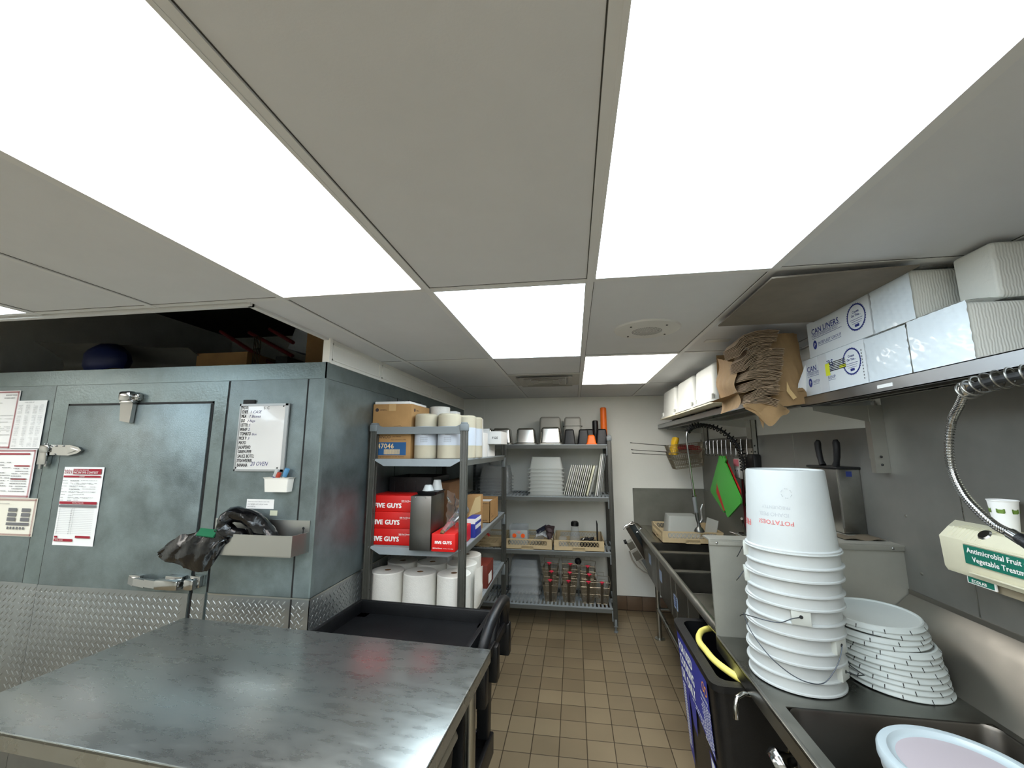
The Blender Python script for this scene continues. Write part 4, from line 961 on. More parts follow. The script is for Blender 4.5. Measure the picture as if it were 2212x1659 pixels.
def leaning(label_f, n, x, dx, th, w_, h_, tilt, y, g, mats, zz):
    for k in range(n):
        b = MB().box(-th/2, th/2, -w_/2, w_/2, 0, h_, bev=0.003)
        o = part('plastic_lid', b, mats[k % len(mats)]); o.rotation_euler = (0, tilt, 0); o.location = (x+k*dx, y+random.uniform(-0.008, 0.008), zz+th/2*sin(tilt)+0.001)
        tag(o, label_f(k), 'lid', g)
ordn = ['first', 'second', 'third', 'fourth', 'fifth', 'sixth', 'seventh', 'eighth', 'ninth', 'tenth', 'eleventh', 'twelfth', 'thirteenth']
leaning(lambda k: 'white flat lid leaning in the wide row, %s from the left' % ordn[k], 11, -0.112, 0.0205, 0.008, 0.22, 0.315, radians(15.5), 4.42, 'leaning lids in the wide row', [LIDW, LIDW, PAPER], z)
leaning(lambda k: 'thicker cream lid at the right end of the wide leaning row, %s of two' % ordn[k], 2, 0.12, 0.026, 0.018, 0.22, 0.31, radians(15.5), 4.43, 'thick lids', [mat('yellow_lid', (216, 216, 190), 0.5), LEX2], z)
leaning(lambda k: 'tall white lid in the narrow leaning group by the right post, %s from the left' % ordn[k], 4, 0.205, 0.016, 0.010, 0.22, 0.425, radians(9.5), 4.43, 'leaning lids by the right post', [LIDW, PAPER, LEX2, LEX], z)
# third shelf: dish racks
z = ZBk[2]
def dish_rack(label, x, y, z, s=0.245, h=0.10, m=TAN, m2=None):
    t = thing('dish_rack', label, 'dish rack', (x, y, z)); f = MB(); q = s
    for (sx, sy) in ((0, -1), (0, 1), (1, 0), (-1, 0)):
        ax = sx == 0
        def W_(u0, u1, z0, z1, th=0.006, o=0.0):
            if ax: f.box(u0, u1, sy*(q-o)-th/2, sy*(q-o)+th/2, z0, z1)
            else: f.box(sx*(q-o)-th/2, sx*(q-o)+th/2, u0, u1, z0, z1)
        W_(-q, q, 0.0, 0.006); W_(-q, -0.06, 0, 0.042); W_(0.06, q, 0, 0.042); W_(-0.06, 0.06, 0.030, 0.042); W_(-0.06, 0.06, 0.004, 0.03, 0.002, 0.014)
        W_(-q, q, h-0.012, h, 0.010); W_(-q, -q+0.045, 0.04, h); W_(q-0.045, q, 0.04, h)
        n = 13; u0, u1 = -q+0.045, q-0.045; st = (u1-u0)/n
        for k in range(n):
            for d in (0, 1):
                a_, b_ = (u0+k*st, u0+(k+1)*st) if d == 0 else (u0+(k+1)*st, u0+k*st)
                if ax: f.prism([(a_-0.0015, sy*q-0.002, 0.042), (a_+0.0015, sy*q-0.002, 0.042), (b_+0.0015, sy*q-0.002, h-0.010), (b_-0.0015, sy*q-0.002, h-0.010)], (0, 0.004, 0))
                else: f.prism([(sx*q-0.002, a_-0.0015, 0.042), (sx*q-0.002, a_+0.0015, 0.042), (sx*q-0.002, b_+0.0015, h-0.010), (sx*q-0.002, b_-0.0015, h-0.010)], (0.004, 0, 0))
    for k in range(12): f.box(-q, q, -q+0.02+k*0.04, -q+0.025+k*0.04, 0.0, 0.008).box(-q+0.02+k*0.04, -q+0.025+k*0.04, -q, q, 0.0, 0.008)
    part('basket', f, m, t, local=True, smooth=False)
    return t
dish_rack('tan dish rack holding a squeeze bottle, right end of the third back shelf', 0.026, 4.475, z, 0.24)
dish_rack('tan dish rack holding clear lids, middle of the third back shelf', -0.482, 4.475, z, 0.24)
dish_rack('tan dish rack at the left of the third back shelf, behind the near rack', -0.985+0.06, 4.475, z, 0.19)
def stand_lid(lab, x, y, z, a, h, m, dots=False, rx=0.0, ry=0.0, rz=0.0, th=0.005):
    t = thing('clear_lid', lab, 'lid', (x, y, z))
    part('panel', MB().box(-a, a, -th/2, th/2, 0, h, bev=0.002), m, t, local=True)
    if dots:
        for (u, n_) in ((-0.045, 0), (0.042, 1)): part('orange_dot', MB().lathe([(0.0001, -0.001), (0.021, -0.001), (0.021, 0.001), (0.0001, 0.001)], M=Matrix.Translation((u, -th/2-0.002, 0.104)) @ Matrix.Rotation(pi/2, 4, 'X'), n=20, cap=False), mat('dot_orange', (250, 96, 28), 0.5), t, local=True)
        g = MB()
        for k in range(5): g.box(-0.003-0.012*(k % 3), 0.018-0.01*(k % 2), -th/2-0.002, -th/2-0.001, 0.122+k*0.006, 0.125+k*0.006)
        part('pink_mark', g, mat('mark_pink', (228, 120, 110), 0.6), t, local=True)
    t.rotation_euler = (rx, ry, rz); return t
stand_lid('clear rectangular lid with two orange dots standing in the middle dish rack', -0.575, 4.30, z+0.012, 0.088, 0.158, LEX2, True)
for k in range(7): stand_lid('clear lid in the upright row behind the lid with orange dots, %s' % ordn[k], -0.60+0.004*k, 4.36+k*0.02, z+0.012, 0.085, 0.19+0.008*(k % 2), LEX)['group'] = 'clear lids in the dish rack'
for k in range(4): stand_lid('slanting clear sheet right of the lid with orange dots, %s of four' % ordn[k], -0.47+k*0.026, 4.36+0.02*k, z+0.012, 0.006, 0.19, LEX, ry=radians(38), th=0.18)['group'] = 'slanting clear sheets'
t = part('folded_bag', crumple(lambda u, v: (-0.40+0.17*u, 4.33+0.10*v, z+0.10+0.03*sin(3*v)+0.02*sin(5*u)), 12, 8, 0.012, 21), mat('white_film', (210, 212, 214), 0.4)); tag(t, 'crumpled white plastic pouch in the middle dish rack', 'pouch')
t = part('pouch', MB().box(-0.07, 0.05, -0.03, 0.03, -0.012, 0.012, bev=0.006), mat('pouch_navy', (34, 38, 54), 0.5)); t.location = (-0.335, 4.37, z+0.175); t.rotation_euler = (0.3, -0.5, 0.2); tag(t, 'dark navy pouch lying on top of the middle dish rack', 'pouch')
t = part('glove_bundle', crumple(lambda u, v: (-0.265+0.045*cos(2*pi*u)*(0.4+v)*0.8, 4.34+0.04*sin(2*pi*u), z+0.05+0.165*v), 16, 10, 0.02, 13), mat('glove_dark', (70, 56, 58), 0.7)); tag(t, 'dark crumpled bundle between the two dish racks', 'bundle')
t = thing('squeeze_bottle', 'clear squeeze bottle with a black cap upside up in the right dish rack', 'bottle', (0.0, 4.42, z+0.012))
part('body', MB().lathe([(0.0001, 0), (0.058, 0), (0.060, 0.01), (0.054, 0.08), (0.036, 0.185), (0.034, 0.195)], -0.01, 4.42, z+0.012, n=28, cap=False), LEX, t)
part('cap', MB().lathe([(0.036, 0.192), (0.040, 0.196), (0.040, 0.225), (0.030, 0.238), (0.0001, 0.238)], -0.01, 4.42, z+0.012, n=24, cap=False), BLACKP, t)
stand_lid('thin black sheet standing at the right end of the right dish rack', 0.215, 4.42, z+0.012, 0.004, 0.235, BLACK, th=0.20)
small_pan('smoky small pan in the left corner of the right dish rack', -0.135, 4.38, z+0.012, LEX, 0.062, 0.08, 0.09)
for k, (x, y) in enumerate(((0.07, 4.36), (0.10, 4.40), (0.135, 4.37), (0.16, 4.41))):
    t = part('small_fitting', MB().ball((0, 0, 0), 0.018, n=8, sq=(1.2, 1, 0.8)).cyl((0, 0, 0), (0.02, 0.0, 0.012), 0.008, n=8), [CHROME, DARK, DARK, BLACKP][k]); t.location = (x, y, z+0.088)
    tag(t, 'small metal fitting in the right dish rack, %s from the squeeze bottle' % ordn[k], 'fitting', 'fittings in the right dish rack')
t = part('support_tray', MB().box(0.04, 0.2, 4.33, 4.44, z+0.012, z+0.07), BLACKP); tag(t, 'low black tray carrying the small fittings in the right dish rack', 'tray')
t = part('red_cloth', crumple(lambda u, v: (-0.98+0.08*u, 4.36+0.08*v, z+0.075+0.03*sin(3*u)), 8, 8, 0.014, 33), REDB); tag(t, 'red cloth in the left dish rack', 'cloth')
# bottom shelf
z = ZBk[3]
lexstack(-0.522, 4.46, z, 4, 0.078, 0.16, 0.19, 0.155, LEX, 'big clear bin', 'on the bottom back shelf', 'clear bins on the bottom shelf')
BASKW = mat('basket_wire', (170, 160, 142), 0.35, 0.9); MESHW = mat('basket_mesh_wire', (140, 130, 112), 0.45, 0.8)
PINK = mat('pink_clip', (222, 44, 74), 0.45)
def fry_basket():
    t = thing('fry_basket', 'x', 'fry basket', (0, 0, 0), 0, 'fry baskets on the bottom shelf')
    f = MB(); a0, b0, a1, b1, h = 0.052, 0.075, 0.080, 0.11, 0.205
    A = [(-a0, -b0, 0), (a0, -b0, 0), (a0, b0, 0), (-a0, b0, 0)]; B = [(-a1, -b1, h), (a1, -b1, h), (a1, b1, h), (-a1, b1, h)]
    for r in (0.0, 0.42, 0.75, 1.0):
        ring = [tuple(Vector(A[k]).lerp(Vector(B[k]), r)) for k in range(4)]
        f.tube(ring, 0.0022 if r not in (0.75,) else 0.003, n=6, closed=True)
    for k in range(4): f.cyl(A[k], B[k], 0.0022, n=6)
    f.tube([(-0.03, -b1, h), (-0.03, -b1, h+0.03), (0.03, -b1, h+0.03), (0.03, -b1, h)], 0.0018, n=6).tube([(-0.03, b1, h), (-0.03, b1, h+0.035), (0.03, b1, h+0.035), (0.03, b1, h)], 0.0018, n=6)
    part('frame', f, BASKW, t, local=True)
    m = MB()
    for (i, j) in ((0, 1), (1, 2), (2, 3), (3, 0)):
        n = 13
        for k in range(1, n):
            p0 = Vector(A[i]).lerp(Vector(A[j]), k/n); p1 = (Vector(B[i]).lerp(Vector(B[j]), k/n)); p1 = p0.lerp(p1, 0.75); m.cyl(tuple(p0), tuple(p1), 0.0013, n=3)
        for k in range(1, 20):
            r = 0.75*k/20; p0 = Vector(A[i]).lerp(Vector(B[i]), r); p1 = Vector(A[j]).lerp(Vector(B[j]), r); m.cyl(tuple(p0), tuple(p1), 0.0013, n=3)
    for k in range(1, 8):
        m.cyl((-a0+2*a0*k/8, -b0, 0), (-a0+2*a0*k/8, b0, 0), 0.0009, n=3).cyl((-a0, -b0+2*b0*k/8, 0), (a0, -b0+2*b0*k/8, 0), 0.0009, n=3)
    part('mesh', m, MESHW, t, local=True, smooth=False)
    part('divider_strip', MB().prism([(-0.012, -b0-0.002, 0.0), (0.012, -b0-0.002, 0.0), (0.014, -b1-0.002, h), (-0.014, -b1-0.002, h)], (0, 0.0015, 0)), mat('strip_metal', (84, 76, 64), 0.4, 0.8), t, local=True)
    part('clip', MB().ball((0, -b1-0.006, h+0.006), 0.012, n=8, sq=(1.9, 1.2, 0.55)).box(-0.008, 0.008, -b1-0.01, -b1+0.004, h-0.012, h+0.012, bev=0.003), PINK, t, local=True, label='pink plastic clip')
    return t
fb = fry_basket(); first = True
cols = [(-0.262, [0, 0.085, 0.165]), (-0.078, [0, 0.082, 0.165]), (0.098, [0, 0.072, 0.15]), (0.238, [0])]
cn = ['first', 'second', 'third', 'fourth']; lv = ['bottom', 'middle', 'top']
for c, (x, hs) in enumerate(cols):
    for k, dz in enumerate(hs):
        lab = 'wire fry basket with pink clip, %s of the %s nested column from the left' % (lv[k], cn[c]) if c < 3 else 'single wire fry basket with pink clip at the right end of the bottom shelf'
        tilt = (0, random.uniform(-0.03, 0.03)+(0.05 if c in (1, 2) and k > 0 else 0), random.uniform(-0.08, 0.08))
        if first: fb.location = (x, 4.40, z+0.003+dz); fb.rotation_euler = tilt; fb['label'] = lab; first = False
        else: dup(fb, (x, 4.40-0.01*k, z+0.003+dz), rot=tilt, label=lab)
t = part('black_knob', MB().ball((0, 0, 0), 0.034, n=10, sq=(1, 0.6, 1)), BLACK); t.location = (0.015, 4.44, z+0.36); tag(t, 'round black ladle head between fry basket columns', 'ladle')
t = part('wire_bin', MB().tube([(-0.80, 4.35, z+0.32), (-0.73, 4.35, z+0.32), (-0.73, 4.6, z+0.32), (-0.80, 4.6, z+0.32)], 0.003, n=6, closed=True).tube([(-0.80, 4.35, z+0.002), (-0.73, 4.35, z+0.002), (-0.73, 4.6, z+0.002), (-0.80, 4.6, z+0.002)], 0.003, n=6, closed=True).cyl((-0.80, 4.35, z), (-0.80, 4.35, z+0.32), 0.003).cyl((-0.73, 4.35, z), (-0.73, 4.35, z+0.32), 0.003).cyl((-0.73, 4.6, z), (-0.73, 4.6, z+0.32), 0.003).cyl((-0.80, 4.6, z), (-0.80, 4.6, z+0.32), 0.003), DARK); tag(t, 'dark wire frame at the left of the bottom back shelf', 'wire frame')
# ------------------------------------------------------------------ prep sink counter (near right)
ZT = 0.885
t = thing('prep_sink', 'stainless steel prep sink counter along the right wall, carrying buckets and lids', 'sink counter', (0.99, 1.0, 0))
c = MB()
bx0, bx1, by0, by1 = 0.650, 1.222, 0.86, 1.565
c.box(0.606, bx0, -0.40, 2.058, ZT-0.004, ZT).box(bx1, 1.245, -0.40, 2.058, ZT-0.004, ZT).box(bx0, bx1, by1, 2.058, ZT-0.004, ZT).box(bx0, bx1, -0.40, by0, ZT-0.004, ZT)
c.box(0.598, 0.612, -0.40, 2.055, ZT-0.006, ZT+0.006, bev=0.003).box(0.598, 0.603, -0.40, 2.055, 0.835, ZT)
part('worktop', c, mat('counter_steel', (138, 138, 132), 0.34, 1.0, var=0.2, vscale=5, rvar=0.1), t)
b = MB(); r = 0.05; n = 6
def rr(z, ins, rad):
    P = []
    for (cx, cy, a0) in ((bx1-ins-rad, by0+ins+rad, -pi/2), (bx1-ins-rad, by1-ins-rad, 0), (bx0+ins+rad, by1-ins-rad, pi/2), (bx0+ins+rad, by0+ins+rad, pi)):
        for k in range(n+1): a = a0+pi/2*k/n; P.append((cx+rad*cos(a), cy+rad*sin(a), z))
    return P
rings = [rr(ZT-0.001, -0.002, 0.045), rr(ZT-0.010, 0.002, 0.045), rr(ZT-0.25, 0.004, 0.045), rr(ZT-0.285, 0.03, 0.05), rr(ZT-0.29, 0.08, 0.05)]
m_ = len(rings[0]); vs = sum(rings, []); fs = []
for q in range(len(rings)-1): fs += [(q*m_+k, q*m_+(k+1) % m_, (q+1)*m_+(k+1) % m_, (q+1)*m_+k) for k in range(m_)]
fs.append(tuple(range((len(rings)-1)*m_, len(rings)*m_))); b._add(vs, fs)
part('basin', b, mat('basin_steel', (112, 108, 102), 0.4, 1.0, rvar=0.08, vscale=5), t)
b = MB()
b.box(bx0-0.001, bx0+0.004, by1-0.04, by1, ZT-0.0035, ZT+0.0005).box(bx1-0.004, bx1+0.001, by1-0.04, by1, ZT-0.0035, ZT+0.0005)
s_ = MB()   # upstand with sloping top against the wall
s_.prism([(1.245, -0.40, ZT-0.004), (1.262, -0.40, ZT+0.012), (1.325, -0.40, 1.052), (1.3835, -0.40, 1.103), (1.3835, -0.40, 1.097), (1.33, -0.40, 1.046), (1.268, -0.40, ZT+0.006), (1.25, -0.40, ZT-0.01)], (0, 2.456, 0))
s_.box(1.378, 1.3835, -0.4, 2.056, 1.10, 1.118)
part('upstand', s_, mat('upstand_steel', (140, 136, 128), 0.45, 0.9, rvar=0.08, vscale=4), t)
p = MB()    # side splash panel between the two sinks
p.prism([(0.604, 2.06, 0.845), (1.384, 2.06, 0.845), (1.384, 2.06, 1.29), (0.600, 2.06, 1.29)], (0, 0.012, 0))
p.box(0.597, 1.384, 2.052, 2.06, 1.268, 1.292, bev=0.002).box(0.600, 1.384, 2.05, 2.16, 1.286, 1.292)
p.prism([(0.99, 2.16, 1.286), (1.384, 2.16, 1.286), (1.384, 2.56, 1.286), (1.30, 2.56, 1.286)], (0, 0, 0.006))
part('side_splash', p, mat('splash_steel', (158, 157, 148), 0.45, 0.45, var=0.12, vscale=3, rvar=0.1), t)
rv = MB()
for x in (0.63, 1.0, 1.34): rv.ball((x, 2.052, 1.279), 0.006, n=6, sq=(1, 0.5, 1))
part('rivet', rv, CHROME, t)
for (x, y) in ((0.66, -0.3), (0.975, 2.0), (1.32, -0.3), (1.32, 1.98)): part('leg', MB().cyl((x, y, 0), (x, y, ZT-0.01), 0.021, n=14), STEEL, t)
hk = MB().tube([(0.66, 1.745, 0.80), (0.62, 1.738, 0.822), (0.58, 1.72, 0.834), (0.555, 1.71, 0.826), (0.543, 1.70, 0.80), (0.543, 1.70, 0.762)], 0.0085, n=12)
part('drain_tube', hk, CHROME, t)
t2 = thing('drain_valve', 'shiny metal drain valve under the prep sink', 'valve', (0.66, 1.60, 0.6))
part('body', MB().lathe([(0.0001, -0.03), (0.035, -0.03), (0.045, -0.015), (0.045, 0.0), (0.03, 0.01), (0.02, 0.03), (0.02, 0.06)], M=Matrix.Translation((0.64, 1.60, 0.70)) @ Matrix.Rotation(1.2, 4, 'Y'), n=20), CHROME, t2)
part('pipe', MB().cyl((0.70, 1.62, 0.72), (0.93, 1.35, 0.62), 0.024, n=14).lathe([(0.03, 0), (0.034, 0.02), (0.03, 0.04)], M=Matrix.Translation((0.70, 1.62, 0.70)), n=14), CHROME, t2)
# ------------------------------------------------------------------ inverted bucket stack
def bucket_parts(t, r_=0.149):
    h = 0.37; s = r_/0.151
    # upside down: open rim at the bottom
    prof = [(0.146, 0.0), (0.151, 0.001), (0.151, 0.006), (0.1465, 0.008), (0.1455, 0.040), (0.154, 0.043), (0.154, 0.047), (0.1445, 0.050), (0.1435, 0.086), (0.1535, 0.089), (0.1535, 0.092), (0.151, 0.093), (0.151, 0.099), (0.1435, 0.102), (0.1425, 0.108),
            (0.1285, h-0.008), (0.1265, h-0.002), (0.121, h), (0.119, h-0.006), (0.0001, h-0.006)]
    inner = [(0.146, 0.0), (0.142, 0.001), (0.139, 0.10), (0.125, h-0.015), (0.0001, h-0.012)]
    part('body', MB().lathe([(a*s, b) for a, b in prof], n=64, cap=False).lathe([(a*s, b) for a, b in inner], n=40, cap=False), WHITEP, t, local=True, ang=28)
ZB, NP, PIT = ZT+0.003, 5, 0.0915
cxy = [(0.781+0.0015*k, 1.768-0.012*k) for k in range(5)]
nm = ['bottom bucket of the upside-down white stack', 'second white bucket from the bottom of the upside-down stack, loop handle lying in front', 'middle white bucket of the upside-down stack, wire handle on its left',
      'fourth white bucket from the bottom of the upside-down stack', 'topmost upside-down white bucket with faded red print']
bk = []
def bail(t, ang, r_, ear_z, pts):
    e = MB(); R_ = Matrix.Rotation(ang, 4, 'Z')
    e.box(-0.030, 0.030, -r_-0.006, -r_+0.03, ear_z-0.038, ear_z+0.036, M=R_, bev=0.003)
    part('ear', e, WHITEP, t, local=True)
for k in range(5):
    x, y = cxy[k]; z = ZB+k*PIT
    tt = thing('bucket', nm[k], 'bucket', (x, y, z), 0, 'upside-down white buckets')
    if k == 0: bucket_parts(tt); proto = tt
    else:
        for ch in [o for o in bpy.data.objects if o.parent == proto and o.name.startswith('body')]:
            cc = ch.copy(); COL.objects.link(cc); cc.parent = tt
    bk.append(tt)
WIRE = mat('handle_wire', (70, 74, 80), 0.35, 0.9)
def ear(t, a, R=0.147):
    M = Matrix.Rotation(a, 4, 'Z')
    ea = part('ear', MB().box(-0.028, 0.028, -R-0.009, -R+0.02, 0.046, 0.092, M=M, bev=0.002), WHITEP2, t, local=True)
    part('ear_hole', MB().cyl(tuple(M @ Vector((0, -R-0.0095, 0.073))), tuple(M @ Vector((0, -R-0.0088, 0.073))), 0.006, n=12), DARK, ea, local=True)
    return M @ Vector((0, -R-0.011, 0.073))
def P3(t, *pts): return pts
# handle of the third bucket
e = ear(bk[2], radians(-17))
part('handle', MB().tube(resample([tuple(e), (e.x-0.03, e.y-0.004, e.z-0.004), (-0.105, -0.135, 0.048), (-0.132, -0.105, 0.040), (-0.16, -0.06, 0.034), (-0.172, 0.0, 0.020), (-0.172, 0.04, 0.0)], 40), 0.0016, n=8), WIRE, bk[2], local=True)
# handle of the second bucket loops down in front
e = ear(bk[1], radians(33))
part('handle', MB().tube(resample([tuple(e), (e.x-0.018, e.y-0.014, e.z-0.03), (e.x-0.045, e.y-0.026, e.z-0.065), (0.0, -0.168, -0.028), (-0.045, -0.164, -0.032), (-0.09, -0.142, -0.018), (-0.135, -0.105, 0.018), (-0.165, -0.05, 0.07), (-0.175, -0.02, 0.12)], 50), 0.0016, n=8), WIRE, bk[1], local=True)
e = ear(bk[0], radians(42))
part('handle', MB().tube([tuple(e), (e.x+0.03, e.y-0.006, e.z-0.006), (e.x+0.055, e.y+0.004, e.z-0.008), (e.x+0.03, e.y+0.03, e.z+0.008), (0.15, -0.03, e.z+0.02)], 0.0016, n=8), WIRE, bk[0], local=True)
e = ear(bk[3], radians(-106))
part('handle', MB().tube([tuple(e), (e.x-0.02, e.y-0.01, e.z-0.02), (e.x-0.02, e.y+0.02, e.z-0.04)], 0.0016, n=8), WIRE, bk[3], local=True)
e = ear(bk[4], radians(-112))
part('handle', MB().tube([tuple(e), (e.x-0.012, e.y+0.01, e.z-0.03), (e.x-0.010, e.y+0.04, e.z-0.05)], 0.0016, n=8), WIRE, bk[4], local=True)
# faded print on the top bucket, upside down, wrapped on the curved wall
def wrap_text(mb, s, ang, z, size, rad, **k):
    tmp = MB().text(s, (0, 0, 0), (1, 0, 0), (0, 0, 1), size, 'CENTER', off=0, **k)
    for v in tmp.b.verts:
        X, Z = -v.co.x, -v.co.z              # turned upside down
        rr_ = (rad[0]+(rad[1]-rad[0])*((z+Z)-0.108)/(0.362-0.108))*0.149/0.151+0.0006
        a = ang+X/rr_; v.co = Vector((rr_*sin(a), -rr_*cos(a), z+Z))
    me = bpy.data.meshes.new('x'); tmp.b.to_mesh(me); tmp.b.free(); mb.b.from_mesh(me); bpy.data.meshes.remove(me)
RD = (0.1425, 0.1285)
g = MB(); wrap_text(g, 'SEO', radians(-46), 0.196, 0.0, RD) if False else None
wrap_text(g, 'POTATOES!', radians(-42), 0.196, 0.021, RD, bold=0.012); wrap_text(g, 'FRENCH', radians(-108), 0.185, 0.030, RD, bold=0.03)
part('red_print', g, mat('faded_red_print', (216, 120, 118), 0.6), bk[4], local=True, smooth=False)
g = MB(); wrap_text(g, 'IDAHO PEEL', radians(-44), 0.222, 0.018, RD); wrap_text(g, 'FREQUENTLY', radians(-40), 0.246, 0.015, RD)
for k in range(18):
    a = radians(-24)+0.12*cos(2*pi*k/18); zz = 0.292+0.016*sin(2*pi*k/18)
    if k % 3: g.ball((0.1325*sin(a), -0.1325*cos(a), zz), 0.0014, n=4)
part('grey_print', g, mat('faded_grey_print', (178, 182, 186), 0.6), bk[4], local=True, smooth=False)
# ------------------------------------------------------------------ bucket lids
LIDM = mat('bucket_lid_white', (188, 194, 191), 0.42, var=0.02, vscale=10)
def lid(name, lab, g=None):
    t = thing(name, lab, 'bucket lid', (0, 0, 0), 0, g)
    prof = [(0.152, 0.0), (0.1555, 0.001), (0.1555, 0.0035), (0.150, 0.008), (0.147, 0.0165), (0.143, 0.0185), (0.1385, 0.0175), (0.136, 0.0135), (0.129, 0.0125), (0.0001, 0.0125)]
    s = 0.150/0.1555
    part('disc', MB().lathe([(a*s, b) for a, b in prof], n=72, cap=False).lathe([(0.152*s, 0.0), (0.147*s, 0.001), (0.142*s, 0.012), (0.0001, 0.0115)], n=48, cap=False), LIDM, t, local=True, ang=40)
    m = MB()
    for k in range(12):
        a = 2*pi*(k+0.3)/12; M = Matrix.Rotation(a, 4, 'Z')
        m.prism([tuple(M @ Vector(q)) for q in ((-0.0014, -0.1512, 0.0), (0.0014, -0.1512, 0.0), (0.0014, -0.1445, 0.0115), (-0.0014, -0.1445, 0.0115))], tuple(M @ Vector((0, -0.0006, 0))))
    part('tear_slot', m, DARK, t, local=True, smooth=False)
    return t
l0 = lid('bucket_lid', 'lowest white bucket lid of the stack, resting on the counter', 'stacked bucket lids')
ordl = ['lowest', 'second', 'third', 'fourth', 'fifth', 'sixth', 'seventh', 'eighth', 'ninth', 'tenth', 'eleventh', 'topmost']
NL = 12
for k in range(NL):
    if k < 8: x, y, z = 1.115-0.0006*k+random.uniform(-.003, .003), 1.79+0.004*k, ZT+0.002+0.0168*k; rot = (random.uniform(-.012, .012), random.uniform(-.012, .012), random.uniform(0, 6.28))
    else: x, y, z = 1.098+0.0*k, 1.828+0.004*(k-8), ZT+0.002+0.0168*k+0.004; rot = (0.035+random.uniform(-.01, .01), -0.03, random.uniform(0, 6.28))
    if k == 0: l0.location = (x, y, z); l0.rotation_euler = rot
    else: dup(l0, (x, y, z), rot=rot, label='white bucket lid, %s in the stack of twelve beside the buckets' % (ordl[k]+(' from the counter' if k < 11 else '')))
# ------------------------------------------------------------------ lidded bucket in the basin
t = thing('bucket', 'white bucket with a translucent lid standing in the prep sink basin', 'bucket', (0.93, 1.17, 0.60))
bcx, bcy = 0.905, 1.255
part('body', MB().lathe([(0.0001, 0.598), (0.125, 0.598), (0.132, 0.604), (0.147, 0.86), (0.153, 0.862), (0.153, 0.867), (0.148, 0.87), (0.149, 0.895), (0.154, 0.90), (0.154, 0.935), (0.149, 0.938)], bcx, bcy, 0, n=60, cap=False), WHITEP, t)
part('lid', MB().lathe([(0.158, 0.922), (0.160, 0.924), (0.160, 0.940), (0.156, 0.946), (0.148, 0.948), (0.138, 0.9465), (0.132, 0.940), (0.126, 0.936), (0.0001, 0.935)], bcx, bcy, 0, n=64, cap=False), mat('frosted_lid', (176, 188, 193), 0.35, coat=0.2), t)
part('lid_centre', MB().lathe([(0.122, 0.9362), (0.0001, 0.9362)], bcx, bcy, 0, n=48, cap=False), mat('frosted_lid_pink', (176, 166, 171), 0.4), t)
part('red_band', MB().lathe([(0.1495, 0.875), (0.1502, 0.893)], bcx, bcy, 0, n=60, cap=False), RED_T, t)
part('handle', MB().tube([(bcx-0.155, bcy-0.05, 0.905), (bcx-0.17, bcy-0.075, 0.86), (bcx-0.175, bcy-0.10, 0.80), (bcx-0.16, bcy-0.13, 0.74)], 0.002, n=8), CHROME, t)
# ------------------------------------------------------------------ used oil bin under the counter
t = thing('oil_bin', 'black plastic used cooking oil bin with a blue sticker standing under the counter', 'bin', (0.72, 2.08, 0))
OX0, OX1, OY0, OY1, OH = 0.492, 0.93, 1.78, 2.42, 0.822
b = MB(); cx, cy, a, b_ = (OX0+OX1)/2, (OY0+OY1)/2, (OX1-OX0)/2, (OY1-OY0)/2
b.frustum(cx, cy, 0.06, 0.16, a-0.065, b_-0.075, a-0.05, b_-0.05, rr=0.03, cap1=False).frustum(cx, cy, 0.16, OH-0.02, a-0.05, b_-0.05, a-0.012, b_-0.012, rr=0.04, cap0=False, cap1=False)
b.frustum(cx, cy, OH-0.025, OH, a, b_, a, b_, rr=0.045, cap0=False, cap1=False)
def ringtop(z, a1, b1, a2, b2):
    A = MB(); A.frustum(cx, cy, z, z+0.0005, a1, b1, a2, b2, rr=0.04, cap0=False, cap1=False); return A
b.frustum(cx, cy, OH, OH+0.001, a, b_, a-0.04, b_-0.04, rr=0.04, cap0=False, cap1=False).frustum(cx, cy, OH, OH-0.30, a-0.04, b_-0.04, a-0.055, b_-0.055, rr=0.04, cap0=False)
part('body', b, BLACKP, t, ang=30)
for (x, y) in ((OX0+0.09, OY0+0.1), (OX1-0.09, OY0+0.1), (OX0+0.09, OY1-0.1), (OX1-0.09, OY1-0.1)): part('caster', MB().cyl((x-0.012, y, 0.032), (x+0.012, y, 0.032), 0.032, n=18).box(x-0.016, x+0.016, y-0.014, y+0.014, 0.045, 0.066), DARK, t)
# sticker on the slanted side
sl_ = (0.038)/(OH-0.18)
def SP(y, z, off=0.0015):    # point on the bin's aisle side
    return (OX0+0.012+sl_*(OH-0.02-z)-off-0.004, y, z)
st = MB().quad(SP(2.36, 0.785), SP(1.885, 0.785), SP(1.885, 0.50), SP(2.36, 0.60))
st.quad(SP(2.36, 0.60), SP(2.24, 0.575), SP(2.29, 0.22), SP(2.35, 0.26)).quad(SP(2.24, 0.575), SP(2.13, 0.552), SP(2.16, 0.42), SP(2.21, 0.44)).quad(SP(1.97, 0.49), SP(1.90, 0.475), SP(1.90, 0.37), SP(1.965, 0.385))
part('sticker', st, mat('sticker_blue', (34, 48, 150), 0.4), t, smooth=False)
g = MB(); Rm = (0, -1, 0); Um = Vector((-sl_, 0, 1)).normalized()
for k, s in enumerate(('FOR USED', 'COOKING', 'OIL ONLY')):
    g.text(s, Vector(SP(2.345, 0.71-k*0.062, 0.002)), Rm, Um, 0.062, bold=0.03, sx=0.80, off=0)
g.text('Mahoney', Vector(SP(1.985, 0.665, 0.002)), (0, -0.5, -0.87), (0, -0.87, 0.5), 0.03, sx=1, off=0) if False else g.text('Mahoney', Vector(SP(2.0, 0.68, 0.002)), Rm, Um, 0.026, bold=0.01, sx=0.95, off=0)
